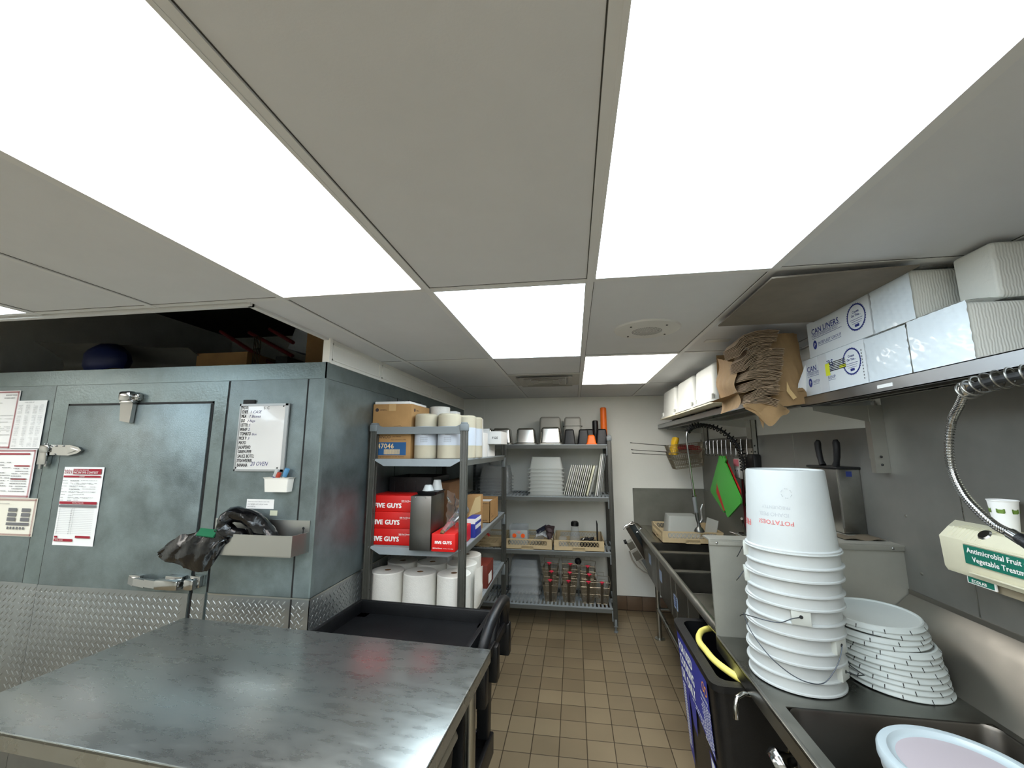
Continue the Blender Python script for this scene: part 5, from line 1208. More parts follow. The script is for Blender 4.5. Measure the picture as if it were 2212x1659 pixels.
for k in range(12):
    y = 2.33
    while y > 1.90:
        l = random.uniform(0.01, 0.03); z = 0.665-0.0-k*0.013-(2.36-y)*0.0
        if (y < 2.01 and z > 0.50) or (z < 0.575 and z > 0.50+0.21*(y-1.885)+0.01):
            g.quad(SP(y, z, 0.002), SP(y-l, z, 0.002), SP(y-l, z-0.005, 0.002), SP(y, z-0.005, 0.002))
        y -= l+0.006
for k in range(20): g.quad(SP(2.345, 0.56-k*0.014, 0.002), SP(2.30, 0.56-k*0.014, 0.002), SP(2.30, 0.553-k*0.014, 0.002), SP(2.345, 0.553-k*0.014, 0.002))
g.quad(SP(1.955, 0.475, 0.002), SP(1.915, 0.468, 0.002), SP(1.915, 0.42, 0.002), SP(1.955, 0.43, 0.002))
part('white_lettering', g, WHITEI, t, smooth=False)
g = MB()
for (y, z) in ((1.945, 0.735), (1.915, 0.73)): g.lathe([(0.013, 0), (0.018, 0)], M=Matrix.Translation(SP(y, z, 0.0025)) @ Matrix.Rotation(-pi/2, 4, 'Y'), n=18, cap=False)
part('emblem', g, mat('emblem_orange', (238, 160, 60), 0.5), t, smooth=False)
t = part('yellow_hose', MB().tube(resample([(0.80, 2.36, 0.70), (0.74, 2.33, 0.79), (0.68, 2.295, 0.828), (0.60, 2.24, 0.838), (0.558, 2.17, 0.84), (0.540, 2.10, 0.84), (0.545, 2.03, 0.838), (0.555, 1.95, 0.835), (0.585, 1.87, 0.832), (0.64, 1.80, 0.82), (0.72, 1.80, 0.76)], 60), 0.0132, n=14), mat('hose_yellow', (226, 212, 112), 0.5))
tag(t, 'pale yellow hose curving over the open black oil bin', 'hose')
# ------------------------------------------------------------------ three-compartment sink (far right)
ZR = 0.88
t = thing('compartment_sink', 'long stainless three-compartment sink with rolled front rim, far right', 'sink', (1.0, 3.4, 0))
q = MB().cyl((0.632, 2.10, ZR), (0.632, 4.70, ZR), 0.021, n=20)
part('rolled_rim', q, STEEL, t)
bd = MB()
SX0, SX1 = 0.65, 1.30
bowls = [(2.62, 3.04), (3.10, 3.56), (3.63, 3.93)]
bd.box(SX0-0.006, SX0, 2.48, 4.10, ZR-0.31, ZR).box(SX0-0.006, SX0, 2.10, 2.48, ZR-0.05, ZR)           # front apron
bd.prism([(SX0-0.006, 4.10, ZR-0.31), (SX0-0.006, 4.10, ZR), (SX0-0.006, 4.72, ZR), (SX0-0.006, 4.72, ZR-0.05), (SX0-0.006, 4.40, ZR-0.06)], (0.006, 0, 0))
for (a, b_) in bowls:
    bd.box(SX0, SX1, a, a+0.004, ZR-0.31, ZR-0.002).box(SX0, SX1, b_-0.004, b_, ZR-0.31, ZR-0.002).box(SX0, SX1, a, b_, ZR-0.314, ZR-0.31).box(SX1-0.004, SX1, a, b_, ZR-0.31, ZR)
for (a, b_) in ((2.09, 2.62), (3.04, 3.10), (3.56, 3.63), (3.93, 3.96)): bd.box(SX0, SX1, a, b_, ZR-0.006, ZR+0.001)
bd.box(SX1, 1.384, 2.09, 4.72, ZR-0.004, ZR)
part('bowls', bd, STEEL_S, t)
db = MB().box(SX0-0.01, SX1, 3.96, 4.79, ZR-0.006, ZR)
for k in range(6): db.box(SX0+0.06+k*0.09, SX0+0.07+k*0.09, 3.95, 4.7, ZR, ZR+0.003)
part('drainboard', db, mat('drainboard_steel', (166, 162, 148), 0.35, 1.0, rvar=0.08, vscale=6), t)
lp = MB()
for (a, b_) in ((2.62, 2.68), (3.04, 3.10), (3.56, 3.63), (3.93, 3.96)): lp.box(SX0, SX1, a-0.002, a+0.004, ZR-0.003, ZR+0.003)
part('divider_lip', lp, mat('lip_steel', (205, 203, 196), 0.25, 1.0), t)
sm = MB()
for y in (2.70, 3.00, 3.14, 3.54, 3.66): sm.box(SX0-0.009, SX0-0.006, y-0.006, y+0.006, ZR-0.30, ZR-0.03)
part('apron_seam', sm, STEEL, t)
bsp = MB().box(0.638, 1.384, 4.783, 4.795, ZR, 1.262).box(0.634, 1.384, 4.778, 4.796, 1.258, 1.272).box(0.632, 0.642, 4.778, 4.796, ZR, 1.27)
bsp.box(1.372, 1.384, 2.2, 4.79, ZR, 1.262).box(1.30, 1.384, 4.74, 4.784, ZR, ZR+0.01)
part('backsplash', bsp, mat('backsplash_steel', (134, 134, 126), 0.42, 0.6, var=0.15, vscale=3, rvar=0.1), t)
for (x, y) in ((0.73, 4.16), (0.73, 2.52), (1.28, 4.16), (1.28, 2.52)):
    part('leg', MB().cyl((x, y, 0.02), (x, y, ZR-0.31), 0.0205, n=14), STEEL, t)
    part('foot', MB().lathe([(0.045, 0), (0.045, 0.006), (0.02, 0.012), (0.02, 0.05)], x, y, 0, n=16), STEEL, t)
part('cross_rail', MB().cyl((0.73, 2.52, 0.25), (0.73, 4.16, 0.25), 0.016, n=12).cyl((0.73, 4.16, 0.25), (1.28, 4.16, 0.25), 0.014, n=12), STEEL, t)
lb = MB()
for (y, z) in ((3.02, 0.70), (3.50, 0.73), (3.95, 0.74)): lb.box(SX0-0.0075, SX0-0.0062, y-0.05, y+0.05, z-0.045, z+0.035)
part('sticker', lb, mat('pale_sticker', (150, 166, 190), 0.5), t)
g = MB()
for k in range(5): g.box(SX0-0.0082, SX0-0.0076, 2.98, 3.06, 0.67+k*0.013, 0.675+k*0.013)
part('print', g, NAVY, t)
# dish rack on the drainboard with a clear pan in it
dish_rack('tan dish rack standing on the far sink drainboard with a clear pan', 1.005, 4.155, ZR+0.004, 0.25, 0.10)
pg = MB()
for i in range(7):
    for j in range(7): pg.box(0.80+i*0.068, 0.804+i*0.068, 3.95+j*0.068, 3.958+j*0.068, ZR+0.012, ZR+0.075)
t = part('peg', pg, TAN); bpy.data.objects.remove(t)
lx = thing('clear_food_pan', 'cloudy clear pan upside down in the drainboard dish rack', 'food pan', (0.98, 4.18, ZR+0.018))
part('body', lexpan(0.16, 0.13, 0.19, LEX2), LEX2, lx, local=True)
t = thing('clear_lid', 'frosted lid standing at the right side of the drainboard rack', 'lid', (1.20, 4.10, ZR+0.02), radians(75))
part('panel', MB().box(-0.10, 0.10, -0.004, 0.004, 0, 0.17, bev=0.003), LEX2, t, local=True); t.rotation_euler = (0.25, 0, radians(100))
# hanging steel slicer at the end of the rim
SL = mat('slicer_steel', (176, 174, 168), 0.25, 1.0)
t = thing('hanging_slicer', 'stainless steel slicer hanging from the left end of the far sink', 'slicer', (0.58, 4.45, 0.7))
def YB4(p, y=4.45): return p
A = Vector((0.50, 4.42, 0.905)); B = Vector((0.675, 4.42, 0.60)); d = (B-A).normalized(); n_ = Vector((-d.z, 0, d.x)); n_ = -n_ if n_.x < 0 else n_
def SLb(u0, u1, v0, v1, y0, y1, mb):
    P = [A+d*u0+n_*v0, A+d*u1+n_*v0, A+d*u1+n_*v1, A+d*u0+n_*v1]
    mb.prism([(p.x, y0, p.z) for p in P], (0, y1-y0, 0)); return mb
part('rail', SLb(0, 0.33, 0, 0.045, 4.40, 4.46, MB()), mat('slicer_dark', (92, 86, 78), 0.35, 0.9), t)
part('side_plate', SLb(-0.02, 0.36, 0.045, 0.10, 4.44, 4.46, MB()), mat('slicer_plate', (70, 76, 78), 0.4, 0.9), t)
part('hook', MB().tube([(0.50, 4.40, 0.93), (0.55, 4.40, 0.965), (0.61, 4.41, 0.955), (0.655, 4.43, 0.915), (0.60, 4.42, 0.87)], 0.009, n=8).tube([(0.47, 4.40, 0.90), (0.50, 4.40, 0.94), (0.57, 4.40, 0.95)], 0.007, n=8), SL, t)
part('pusher', SLb(0.12, 0.19, -0.075, -0.01, 4.37, 4.47, MB()), SL, t)
part('pusher', SLb(0.22, 0.30, -0.075, -0.01, 4.37, 4.47, MB()), SL, t)
part('knob', MB().cyl((0.475, 4.40, 0.775), (0.50, 4.40, 0.785), 0.02, n=10), BLACK, t)
part('end_plate', SLb(0.33, 0.46, -0.03, 0.085, 4.40, 4.43, MB()), mat('slicer_plate2', (130, 134, 134), 0.45, 0.8), t)
part('wire_loop', MB().tube([tuple(A+d*0.20+n_*(-0.085)), tuple(A+d*0.28+n_*(-0.105)), tuple(A+d*0.36+n_*(-0.10)), tuple(A+d*0.43+n_*(-0.07)), tuple(A+d*0.475+n_*(-0.03)), tuple(A+d*0.475+n_*0.085)], 0.008, n=8).tube([tuple(A+d*0.24+n_*(-0.07)), tuple(A+d*0.46+n_*(-0.035))], 0.005, n=8), mat('loop_steel', (214, 210, 200), 0.3, 0.8), t)
# ------------------------------------------------------------------ wall shelves
SHM = mat('shelf_steel', (182, 184, 186), 0.36, 1.0, rvar=0.08, vscale=5)
def wshelf(label, xf, y0, y1, zt, th=0.044):
    t = thing('wall_shelf', label, 'wall shelf', (1.384, (y0+y1)/2, zt))
    s = MB().box(xf, 1.383, y0, y1, zt-0.003, zt).box(xf, xf+0.003, y0, y1, zt-th, zt).box(xf, xf+0.015, y0, y1, zt-th, zt-th+0.003)
    s.box(1.375, 1.383, y0, y1, zt, zt+0.04).box(xf+0.0, 1.383, y1-0.003, y1, zt-th, zt).box(xf, 1.383, y0, y0+0.003, zt-th, zt)
    part('board', s, SHM, t)
    st = MB().box(xf+0.1, xf+0.14, y0+0.05, y1-0.05, zt-th+0.006, zt-0.003).box(1.20, 1.24, y0+0.05, y1-0.05, zt-th+0.006, zt-0.003)
    part('stiffener', st, STEEL, t)
    return t
def bracket(t, y, zt, xf, zb, w_=0.045):
    b = MB().box(1.345, 1.3835, y-w_, y-w_+0.003, zb, zt-0.045).box(1.378, 1.3835, y-w_, y+w_, zb, zt-0.045).box(1.345, 1.348, y-w_, y+w_, zb, zt-0.045)
    b.prism([(xf+0.05, y, zt-0.046), (1.345, y, zt-0.046), (1.345, y, zt-0.10), (1.30, y, zt-0.10), (xf+0.05, y, zt-0.062)], (0, 0.004, 0))
    part('bracket', b, mat('bracket_steel', (186, 186, 180), 0.36, 1.0), t)
    s = MB()
    for z in (zb+0.03, zb+0.075): s.ball((1.344, y-0.02, z), 0.007, n=6, sq=(0.5, 1, 1)).ball((1.36, y-w_-0.001, z), 0.006, n=6, sq=(1, 0.5, 1))
    part('screw', s, DARK, t)
s2 = wshelf('far steel wall shelf above the big sink, carrying white tubs', 0.94, 2.13, 4.79, 1.965)
for y in (3.42, 4.58): bracket(s2, y, 1.965, 0.94, 1.648)
part('bracket', MB().box(1.376, 1.3835, 2.102, 2.178, 1.655, 1.92), MATS['bracket_steel'], s2); part('screw', MB().ball((1.375, 2.14, 1.70), 0.006, n=6), DARK, s2)
s1 = wshelf('near steel wall shelf on the right carrying can liner boxes and paper packs', 1.08, -0.5, 2.125, 1.941)
bracket(s1, 0.6, 1.941, 1.08, 1.594)
part('bracket', MB().box(1.326, 1.3835, 2.066, 2.069, 1.594, 1.896).box(1.326, 1.329, 2.069, 2.095, 1.594, 1.896).prism([(1.10, 2.067, 1.895), (1.33, 2.067, 1.895), (1.33, 2.067, 1.82), (1.10, 2.067, 1.875)], (0, 0.003, 0)), MATS['bracket_steel'], s1)
part('screw', MB().ball((1.352, 2.065, 1.63), 0.0055, n=6), DARK, s1); part('screw', MB().ball((1.352, 2.065, 1.665), 0.0055, n=6), DARK, s1)
part('label_strip', MB().box(1.0785, 1.08, 1.55, 1.62, 1.912, 1.924), PAPER, s1)
# ---- white tubs on lids
TUB = mat('tub_white', (206, 208, 202), 0.45, var=0.03, vscale=6)
def tub(label, y0, y1, z):
    x0, x1 = 0.86, 1.365; cx, cy, a, b_ = (x0+x1)/2, (y0+y1)/2, (x1-x0)/2, (y1-y0)/2
    t = thing('storage_tub', label, 'tub', (cx, cy, z))
    m = MB().frustum(cx, cy, z, z+0.014, a+0.012, b_+0.012, a+0.012, b_+0.012, rr=0.03, n=4, cap0=False, cap1=False).frustum(cx, cy, z+0.014, z+0.0145, a+0.012, b_+0.012, a-0.004, b_-0.004, rr=0.03, n=4, cap0=False, cap1=False)
    m.frustum(cx, cy, z+0.014, z+0.235, a-0.004, b_-0.004, a-0.018, b_-0.018, rr=0.035, n=5, cap0=False, cap1=False).frustum(cx, cy, z+0.235, z+0.25, a-0.018, b_-0.018, a-0.034, b_-0.034, rr=0.03, n=5, cap0=False)
    part('body', m, TUB, t)
    part('stacking_foot', MB().box(x0-0.006, x0+0.01, cy-b_+0.01, cy-b_+0.04, z+0.012, z+0.05, bev=0.004).box(x0-0.006, x0+0.01, cy+b_-0.06, cy+b_-0.03, z+0.012, z+0.05, bev=0.004), TUB, t)
    return t
for (y0, y1, l) in ((2.66, 3.08, 'white plastic tub upside down on the far wall shelf, nearest of three'), (3.13, 3.60, 'white plastic tub upside down on the far wall shelf, middle of three'), (3.66, 4.15, 'white plastic tub upside down on the far wall shelf, farthest of three')):
    tub(l, y0, y1, 1.992)
t = part('cream_tray', MB().box(0.852, 1.37, 2.64, 3.56, 1.979, 1.991, bev=0.003), CREAM); tag(t, 'cream flat tray under the near and middle white tubs', 'tray')
t = part('cream_tray', MB().box(0.845, 1.37, 3.57, 4.18, 1.979, 1.991, bev=0.003), CREAM); tag(t, 'cream flat tray under the farthest white tub', 'tray')
for y, l in ((3.02, 'nearer'), (3.62, 'middle'), (4.05, 'farther')):  # black slabs stand in for the shadow between trays and shelf
    t = part('black_block', MB().box(0.95, 1.3, y-0.12, y+0.10, 1.966, 1.978), BLACK); tag(t, '%s black slab put in for the dark shadow under the cream trays' % l, 'slab')
# ---- can liner boxes
def liner(label, y0, y1, z0, z1, patch, x0=1.10):
    t, w_, d_, h_ = carton('can_liner_box', label, x0, 1.36, y0, y1, z0, z1, m=mat('white_carton', (222, 228, 232), 0.6))
    x = -w_-0.0007; Rr = (0, -1, 0); L_ = d_*2
    g = MB().text('CAN LINERS', (x, d_-0.035, h_-0.062), Rr, Uv, 0.036, bold=0.012, sx=0.95, off=0)
    g.text('CORELESS INTERLEAVED ROLLS', (x, d_-0.033, h_-0.078), Rr, Uv, 0.0135, off=0, sx=0.98).text('INTEPLAST GROUP', (x, d_-0.075, h_-0.118), Rr, Uv, 0.019, off=0)
    g.box(x, x+0.0005, d_-0.24, d_-0.033, h_-0.0665, h_-0.065).box(x, x+0.0005, d_-0.245, d_-0.033, h_-0.084, h_-0.0825).box(x, x+0.0005, d_-0.235, d_-0.075, h_-0.1235, h_-0.1222)
    g.lathe([(0.0001, 0), (0.018, 0)], M=Matrix.Translation((x, d_-0.052, h_-0.112)) @ Matrix.Rotation(-pi/2, 4, 'Y') @ Matrix.Diagonal((1.15, 0.8, 1, 1)), n=24, cap=False)
    cy, cz = -d_+0.075, h_-0.072
    for k in range(36):
        a = 2*pi*k/36; M = Matrix.Translation((x, cy, cz)) @ Matrix.Rotation(a, 4, 'X'); g._add([(0, -0.0035, 0.052), (0, 0.0035, 0.052), (0, 0, 0.0565)], [(0, 1, 2)], M)
    g.lathe([(0.0475, 0), (0.053, 0)], M=Matrix.Translation((x, cy, cz)) @ Matrix.Rotation(-pi/2, 4, 'Y'), n=48, cap=False)
    g.text('Count', (x, cy, cz+0.018), Rr, Uv, 0.014, 'CENTER', bold=0.02, off=0).text('On This...', (x, cy, cz+0.004), Rr, Uv, 0.013, 'CENTER', bold=0.02, off=0)
    for k in range(3): g.box(x, x+0.0005, cy-0.034+k*0.004, cy+0.034-k*0.004, cz-0.008-k*0.008, cz-0.0065-k*0.008)
    g.box(x, x+0.0005, cy-0.012, cy+0.012, cz-0.038, cz-0.028)
    part('blue_print', g, mat('print_blue', (40, 52, 128), 0.6), t, local=True, smooth=False)
    g = MB().text('P', (x-0.0004, d_-0.046, h_-0.121), Rr, Uv, 0.024, off=0); part('emblem_letter', g, WHITEI, t, local=True, smooth=False)
    if patch:
        g = MB()
        for k in range(6): g.box(x-0.0009, x-0.0006, -0.10, 0.005, 0.085+k*0.007, 0.088+k*0.007)
        part('label_print', g, INK, t, local=True, smooth=False)
        g = MB().box(x-0.0008, x-0.0004, 0.005, 0.035, 0.07, 0.122).box(x-0.0008, x-0.0004, -0.10, -0.06, 0.088, 0.098)
        part('yellow_mark', g, mat('yellow_mark', (226, 232, 60), 0.5), t, local=True)
        part('clear_tape', MB().box(x-0.0006, x-0.0003, 0.022, 0.085, 0.002, h_-0.002), mat('tape_white', (214, 218, 222), 0.2, coat=0.5), t, local=True)
        part('perforation', sum_boxes([(x-0.0008, x-0.0002, -d_+0.012, -d_+0.016, 0.02+k*0.012, 0.026+k*0.012) for k in range(10)]), INKG, t, local=True)
    return t
def sum_boxes(L):
    m = MB()
    for b in L: m.box(*b)
    return m
liner('white can liner box with blue print and yellow marks on the near wall shelf', 1.685, 2.105, 1.942, 2.114, True, 1.095)
liner('cleaner white can liner box on top of the marked one', 1.635, 2.045, 2.116, 2.280, False, 1.10)
# ---- wrapped paper packs
def pack_mat():
    m = mat('folded_paper', (214, 214, 206), 0.8); nt = m.node_tree
    if 'W' in [n.label for n in nt.nodes]: return m
    b = nt.nodes['Principled BSDF']; L = nt.links.new
    tc = nt.nodes.new('ShaderNodeTexCoord'); wv = nt.nodes.new('ShaderNodeTexWave'); wv.label = 'W'; wv.bands_direction = 'X'
    wv.inputs['Scale'].default_value = 40; wv.inputs['Distortion'].default_value = 4; wv.inputs['Detail'].default_value = 3
    L(tc.outputs['Object'], wv.inputs['Vector']); bp = nt.nodes.new('ShaderNodeBump'); bp.inputs['Strength'].default_value = 0.3; bp.inputs['Distance'].default_value = 0.0025
    L(wv.outputs['Fac'], bp.inputs['Height']); L(bp.outputs[0], b.inputs['Normal']); return m
FP = pack_mat()
def pack(label, x0, x1, y0, y1, z0, z1, seed, wrap=True):
    t = thing('paper_pack', label, 'paper pack', ((x0+x1)/2, (y0+y1)/2, z0))
    a, b_, h = (x1-x0)/2, (y1-y0)/2, z1-z0
    part('paper', MB().box(-a+0.002, a-0.002, -b_+0.002, b_-0.002, 0.001, h-0.003, bev=0.012, seg=3), FP, t, local=True)
    if wrap:
        rnd = random.Random(seed)
        def face(u, v):
            n = 0.0022*sin(u*17+seed)*sin(v*23+seed*2)+0.0016*sin((u*2+v*3)*21+seed)
            return (-a-0.001-abs(n)-0.003*sin(pi*u)*sin(pi*v), -b_+2*b_*u, h*v)
        part('wrapper', MB().grid(face, 20, 18), mat('wrapper_white', (226, 236, 242), 0.32, coat=0.5), t, local=True)
        part('film_top', MB().grid(lambda u, v: (-a+2*a*u, -b_+2*b_*v, h+0.001+0.004*abs(sin(u*9+v*4))), 10, 8), FILM, t, local=True)
    return t
pack('small wrapped white paper pack next to the marked can liner box', 1.098, 1.375, 1.483, 1.678, 1.942, 2.108, 1)
pack('large ribbed white paper pack at the front of the near shelf', 1.098, 1.375, 1.268, 1.478, 1.942, 2.112, 2)
pack('upper white paper pack touching the ceiling beside the can liner boxes', 1.098, 1.315, 1.438, 1.618, 2.114, 2.284, 3)
pack('narrow white paper pack tucked behind the top right pack', 1.322, 1.376, 1.438, 1.60, 2.114, 2.262, 4, False)
pack('topmost white paper pack at the right edge of the photo', 1.185, 1.375, 1.272, 1.40, 2.116, 2.288, 5, False)
# ---- cardboard sheet under the ceiling
t = part('cardboard_sheet', MB().prism([(0.682, 1.965, 2.266), (0.676, 1.42, 2.268), (1.09, 1.385, 2.268), (1.09, 1.965, 2.268)], (0, 0, 0.006)), CARDG); tag(t, 'flat grey-brown cardboard sheet lying just under the ceiling above the brown bag', 'cardboard sheet')
# ---- kraft bag with napkins
t = thing('paper_bag', 'torn brown paper sack of napkins bulging off the far wall shelf', 'paper bag', (0.95, 2.2, 1.95))
def bagface(u, v):      # right part of the sack facing the viewer, wraps round to the aisle side
    x = 0.958+0.135*u; y = 2.125-0.02*sin(pi*u)-0.03*(1-v); z = 1.90+0.358*v+0.02*(1-v)*(u-0.5)
    return (x-0.03*(1-v)*(1-u), y, z)
part('front', crumple(bagface, 16, 20, 0.006, 41), KRAFT, t)
def bagside(u, v): return (0.80+0.012*sin(v*9)+0.05*u, 2.12+0.40*u, 1.90+0.22*v+0.11*u*v)
part('side', crumple(bagside, 14, 16, 0.006, 42), KRAFT, t)
part('back', crumple(lambda u, v: (0.85+0.22*u, 2.52, 1.97+0.28*v), 8, 8, 0.005, 44), KRAFT, t)
part('lower_flap', crumple(lambda u, v: (0.80+0.19*u, 2.075-0.035*sin(pi*u)-0.03*v, 1.905-0.045*sin(pi*min(1, u*1.0))*v*1.6-0.02*v+0.012*sin(u*11)), 18, 8, 0.007, 45), KRAFT, t)
part('lower_flap', MB().prism([(0.785, 2.02, 1.90), (0.84, 2.03, 1.872), (0.862, 2.03, 1.79), (0.875, 2.035, 1.862), (0.945, 2.05, 1.89), (0.88, 2.04, 1.915)], (0.004, 0.006, 0.004)), KRAFT, t)
part('torn_strip', MB().prism([(0.99, 2.045, 2.01), (1.0, 2.045, 1.975), (1.025, 2.045, 1.935), (1.01, 2.045, 1.925), (0.985, 2.045, 1.965)], (0, 0.002, 0)), mat('kraft_light', (196, 166, 116), 0.8), t)
part('bottom', crumple(lambda u, v: (0.79+0.29*u, 2.08+0.44*v, 1.969+0.0*u), 6, 6, 0.002, 46), KRAFT, t)
def napkins(label, c, w_, dpt, n, rz, rx, ry, th=0.0048, bend=0.012):
    t = thing('napkin_bundle', label, 'napkins', c)
    m = MB()
    for k in range(n):
        z = (k-n/2)*th; j = random.uniform(-0.006, 0.006); fan = (k-n/2)*0.0022
        def fn(u, v, z=z, j=j, fan=fan):
            x = (u-0.5)*w_+fan*1.2; y = (v-0.5)*dpt+j; return (x, y, z*(1+0.25*(1-v))+bend*sin(pi*u)-bend/2+0.0008*sin(17*u+k))
        m.grid(fn, 6, 2)
        m.grid(lambda u, v: (fn(u, 0)[0], fn(u, 0)[1], fn(u, 0)[2]+th*0.55*v), 6, 1); m.grid(lambda u, v: (fn(0, u)[0], fn(0, u)[1], fn(0, u)[2]+th*0.55*v), 2, 1)
    part('leaves', m, NAPK, t, local=True, smooth=False); t.rotation_euler = (rx, ry, rz)
    return t
nb = [((0.895, 2.12, 2.232), 0.16, 0.14, 9, 0, 0, -0.10, 'highest'), ((0.815, 2.11, 2.200), 0.10, 0.14, 9, 0.1, 0, -0.62, 'steeply tilted left'), ((0.885, 2.12, 2.183), 0.12, 0.14, 8, 0, 0.05, -0.30, 'second'),
      ((0.93, 2.115, 2.14), 0.12, 0.14, 9, 0, 0, -0.15, 'third'), ((0.84, 2.11, 2.125), 0.10, 0.14, 9, 0.1, 0, -0.5, 'tilted middle left'), ((0.905, 2.11, 2.088), 0.15, 0.14, 8, 0, 0, -0.1, 'fourth'),
      ((0.885, 2.10, 2.043), 0.15, 0.14, 8, 0.05, 0, 0.05, 'fifth'), ((0.875, 2.10, 2.002), 0.14, 0.14, 8, 0, 0.05, -0.1, 'sixth'), ((0.885, 2.095, 1.962), 0.13, 0.13, 7, 0, 0, -0.25, 'seventh'), ((0.88, 2.09, 1.925), 0.12, 0.12, 6, 0, 0.1, 0.1, 'lowest')]
for (c, w_, d_, n, rz, rx, ry, l) in nb: napkins('brown paper napkin bundle in the torn sack, %s of the pile' % l, c, w_, d_, n, rz, rx, ry)['group'] = 'napkin bundles in the torn sack'
t = part('white_sheet', MB().grid(lambda u, v: (1.055+0.04*u, 2.10-0.02*v, 1.944+0.15*v*(0.4+0.6*u)), 6, 6), PAPER); tag(t, 'folded white sheet squeezed between the brown sack and the can liner box', 'paper')
# ------------------------------------------------------------------ dispenser, cup, spray hose
t = thing('produce_wash_dispenser', 'beige wall dispenser with a green label over the prep sink', 'dispenser', (1.33, 1.45, 1.35))
YA, YZ = 1.712, 1.02
BG = mat('dispenser_beige', (222, 218, 192), 0.5, var=0.02, vscale=30, bump=0.08, bscale=300)
pr = [(1.384, 1.295), (1.28, 1.285), (1.272, 1.300), (1.268, 1.40), (1.30, 1.432), (1.384, 1.442)]
b = MB().prism([(x, YA if x < 1.30 else YA+(x-1.30)*0.9, z) for (x, z) in pr], (0, YZ-YA, 0))
part('housing', b, BG, t)
rb = MB()
for k in range(9): rb.prism([(1.2705, YA-0.02-k*0.014, 1.404), (1.301, YA-0.02-k*0.014, 1.4345), (1.345, YA-0.02-k*0.014, 1.440)], (0, -0.008, 0.0))
rb.box(1.262, 1.272, YZ, YA-0.10, 1.300, 1.306, bev=0.002).box(1.264, 1.270, YZ, YA-0.09, 1.392, 1.398)
part('rib', rb, BG, t)
part('lock', MB().lathe([(0.0001, 0.004), (0.016, 0.004), (0.02, 0.0)], M=Matrix.Translation((1.295, 1.575, 1.4275)) @ Matrix.Rotation(-0.8, 4, 'Y'), n=20), CHROME, t)
gl = part('green_label', MB().box(1.2662, 1.270, 1.14, 1.622, 1.330, 1.388), mat('label_green', (24, 110, 92), 0.4), t)
g = MB().text('Antimicrobial Fruit and', (1.2655, 1.61, 1.366), (0, -1, 0), Uv, 0.0225, bold=0.02, sx=0.92).text('Vegetable Treatment', (1.2655, 1.595, 1.340), (0, -1, 0), Uv, 0.0225, bold=0.02, sx=0.92)
part('lettering', g, WHITEI, gl, smooth=False)
bp_ = part('brand_plate', MB().box(1.285, 1.289, 1.555, 1.65, 1.262, 1.286), WHITEI, t)
part('brand_plate_green', MB().box(1.2835, 1.2852, 1.56, 1.645, 1.265, 1.283), MATS['label_green'], bp_)
g = MB().text('ECOLAB', (1.283, 1.632, 1.268), (0, -1, 0), Uv, 0.013, bold=0.03); part('brand_lettering', g, WHITEI, bp_, smooth=False)
part('base', MB().box(1.30, 1.383, 1.06, 1.62, 1.255, 1.292), mat('base_grey', (150, 140, 118), 0.6), t)
t = thing('paper_cup', 'white paper cup with a small green and yellow band on the dispenser', 'cup', (1.335, 1.545, 1.445))
part('body', MB().lathe([(0.0001, 0), (0.026, 0), (0.0335, 0.092), (0.0355, 0.093), (0.0355, 0.096), (0.033, 0.096), (0.025, 0.004), (0.0001, 0.004)], n=28, cap=False), PAPER, t, local=True)
g = MB()
for k in range(6):
    a = 2*pi*(k+0.1)/6; g.prism([(0.0335*0.97*sin(a+d_), -0.0335*0.97*cos(a+d_), z_) for (d_, z_) in ((-0.3, 0.058), (0.3, 0.058), (0.3, 0.07), (-0.3, 0.07))], (0, 0, 0.0001))
    g.grid(lambda u, v: ((0.0312+v*0.001)*sin(a-0.25+0.5*u), -(0.0312+v*0.001)*cos(a-0.25+0.5*u), 0.056+0.012*v), 4, 1)
part('band_mark', g, mat('band_green', (110, 140, 60), 0.6), t, local=True, smooth=False)
t = thing('spray_hose', 'chrome flexible spray hose with black spring hanging over the prep sink', 'spray hose', (1.02, 1.2, 1.6))
hp = [(1.02, 1.222, 1.853), (1.02, 1.243, 1.821), (1.02, 1.268, 1.79), (1.02, 1.283, 1.762), (1.02, 1.300, 1.699), (1.02, 1.301, 1.637), (1.02, 1.281, 1.584), (1.02, 1.25, 1.547), (1.02, 1.208, 1.514), (1.02, 1.168, 1.50), (1.02, 1.148, 1.49)]
HP = resample(hp, 330)
part('hose', MB().tube(HP, [0.0105 if k % 4 < 2 else 0.0082 for k in range(len(HP))], n=14), CHROME, t)
def coil(P, turns, R, r, n):
    Q = resample(P, n); out = []; up = Vector((1, 0, 0))
    for k, p in enumerate(Q):
        tn = (Q[min(k+1, len(Q)-1)]-Q[max(k-1, 0)]).normalized(); u = (up-tn*up.dot(tn)).normalized(); v = tn.cross(u); a = 2*pi*turns*k/n
        out.append(p+R*(u*cos(a)+v*sin(a)))
    return out
sp = [(1.02, 1.226, 1.848), (1.02, 1.18, 1.861), (1.03, 1.12, 1.868), (1.05, 1.05, 1.868), (1.08, 0.95, 1.85), (1.12, 0.85, 1.80)]
part('inner_hose', MB().tube(resample(sp, 40), 0.0095, n=10), DARK, t)
part('spring', MB().tube(coil(sp, 13, 0.023, 0.002, 400), 0.0024, n=6), mat('spring_steel', (120, 118, 112), 0.3, 0.9), t)
part('riser', MB().tube([(1.12, 0.85, 1.80), (1.20, 0.72, 1.70), (1.25, 0.66, 1.50), (1.25, 0.66, 1.16), (1.3835, 0.66, 1.14)], 0.012, n=12), CHROME, t)
part('spray_handle', MB().tube([(1.02, 1.158, 1.495), (1.02, 1.10, 1.468), (1.02, 1.03, 1.44)], [0.013, 0.017, 0.017], n=14), BLACKP, t)
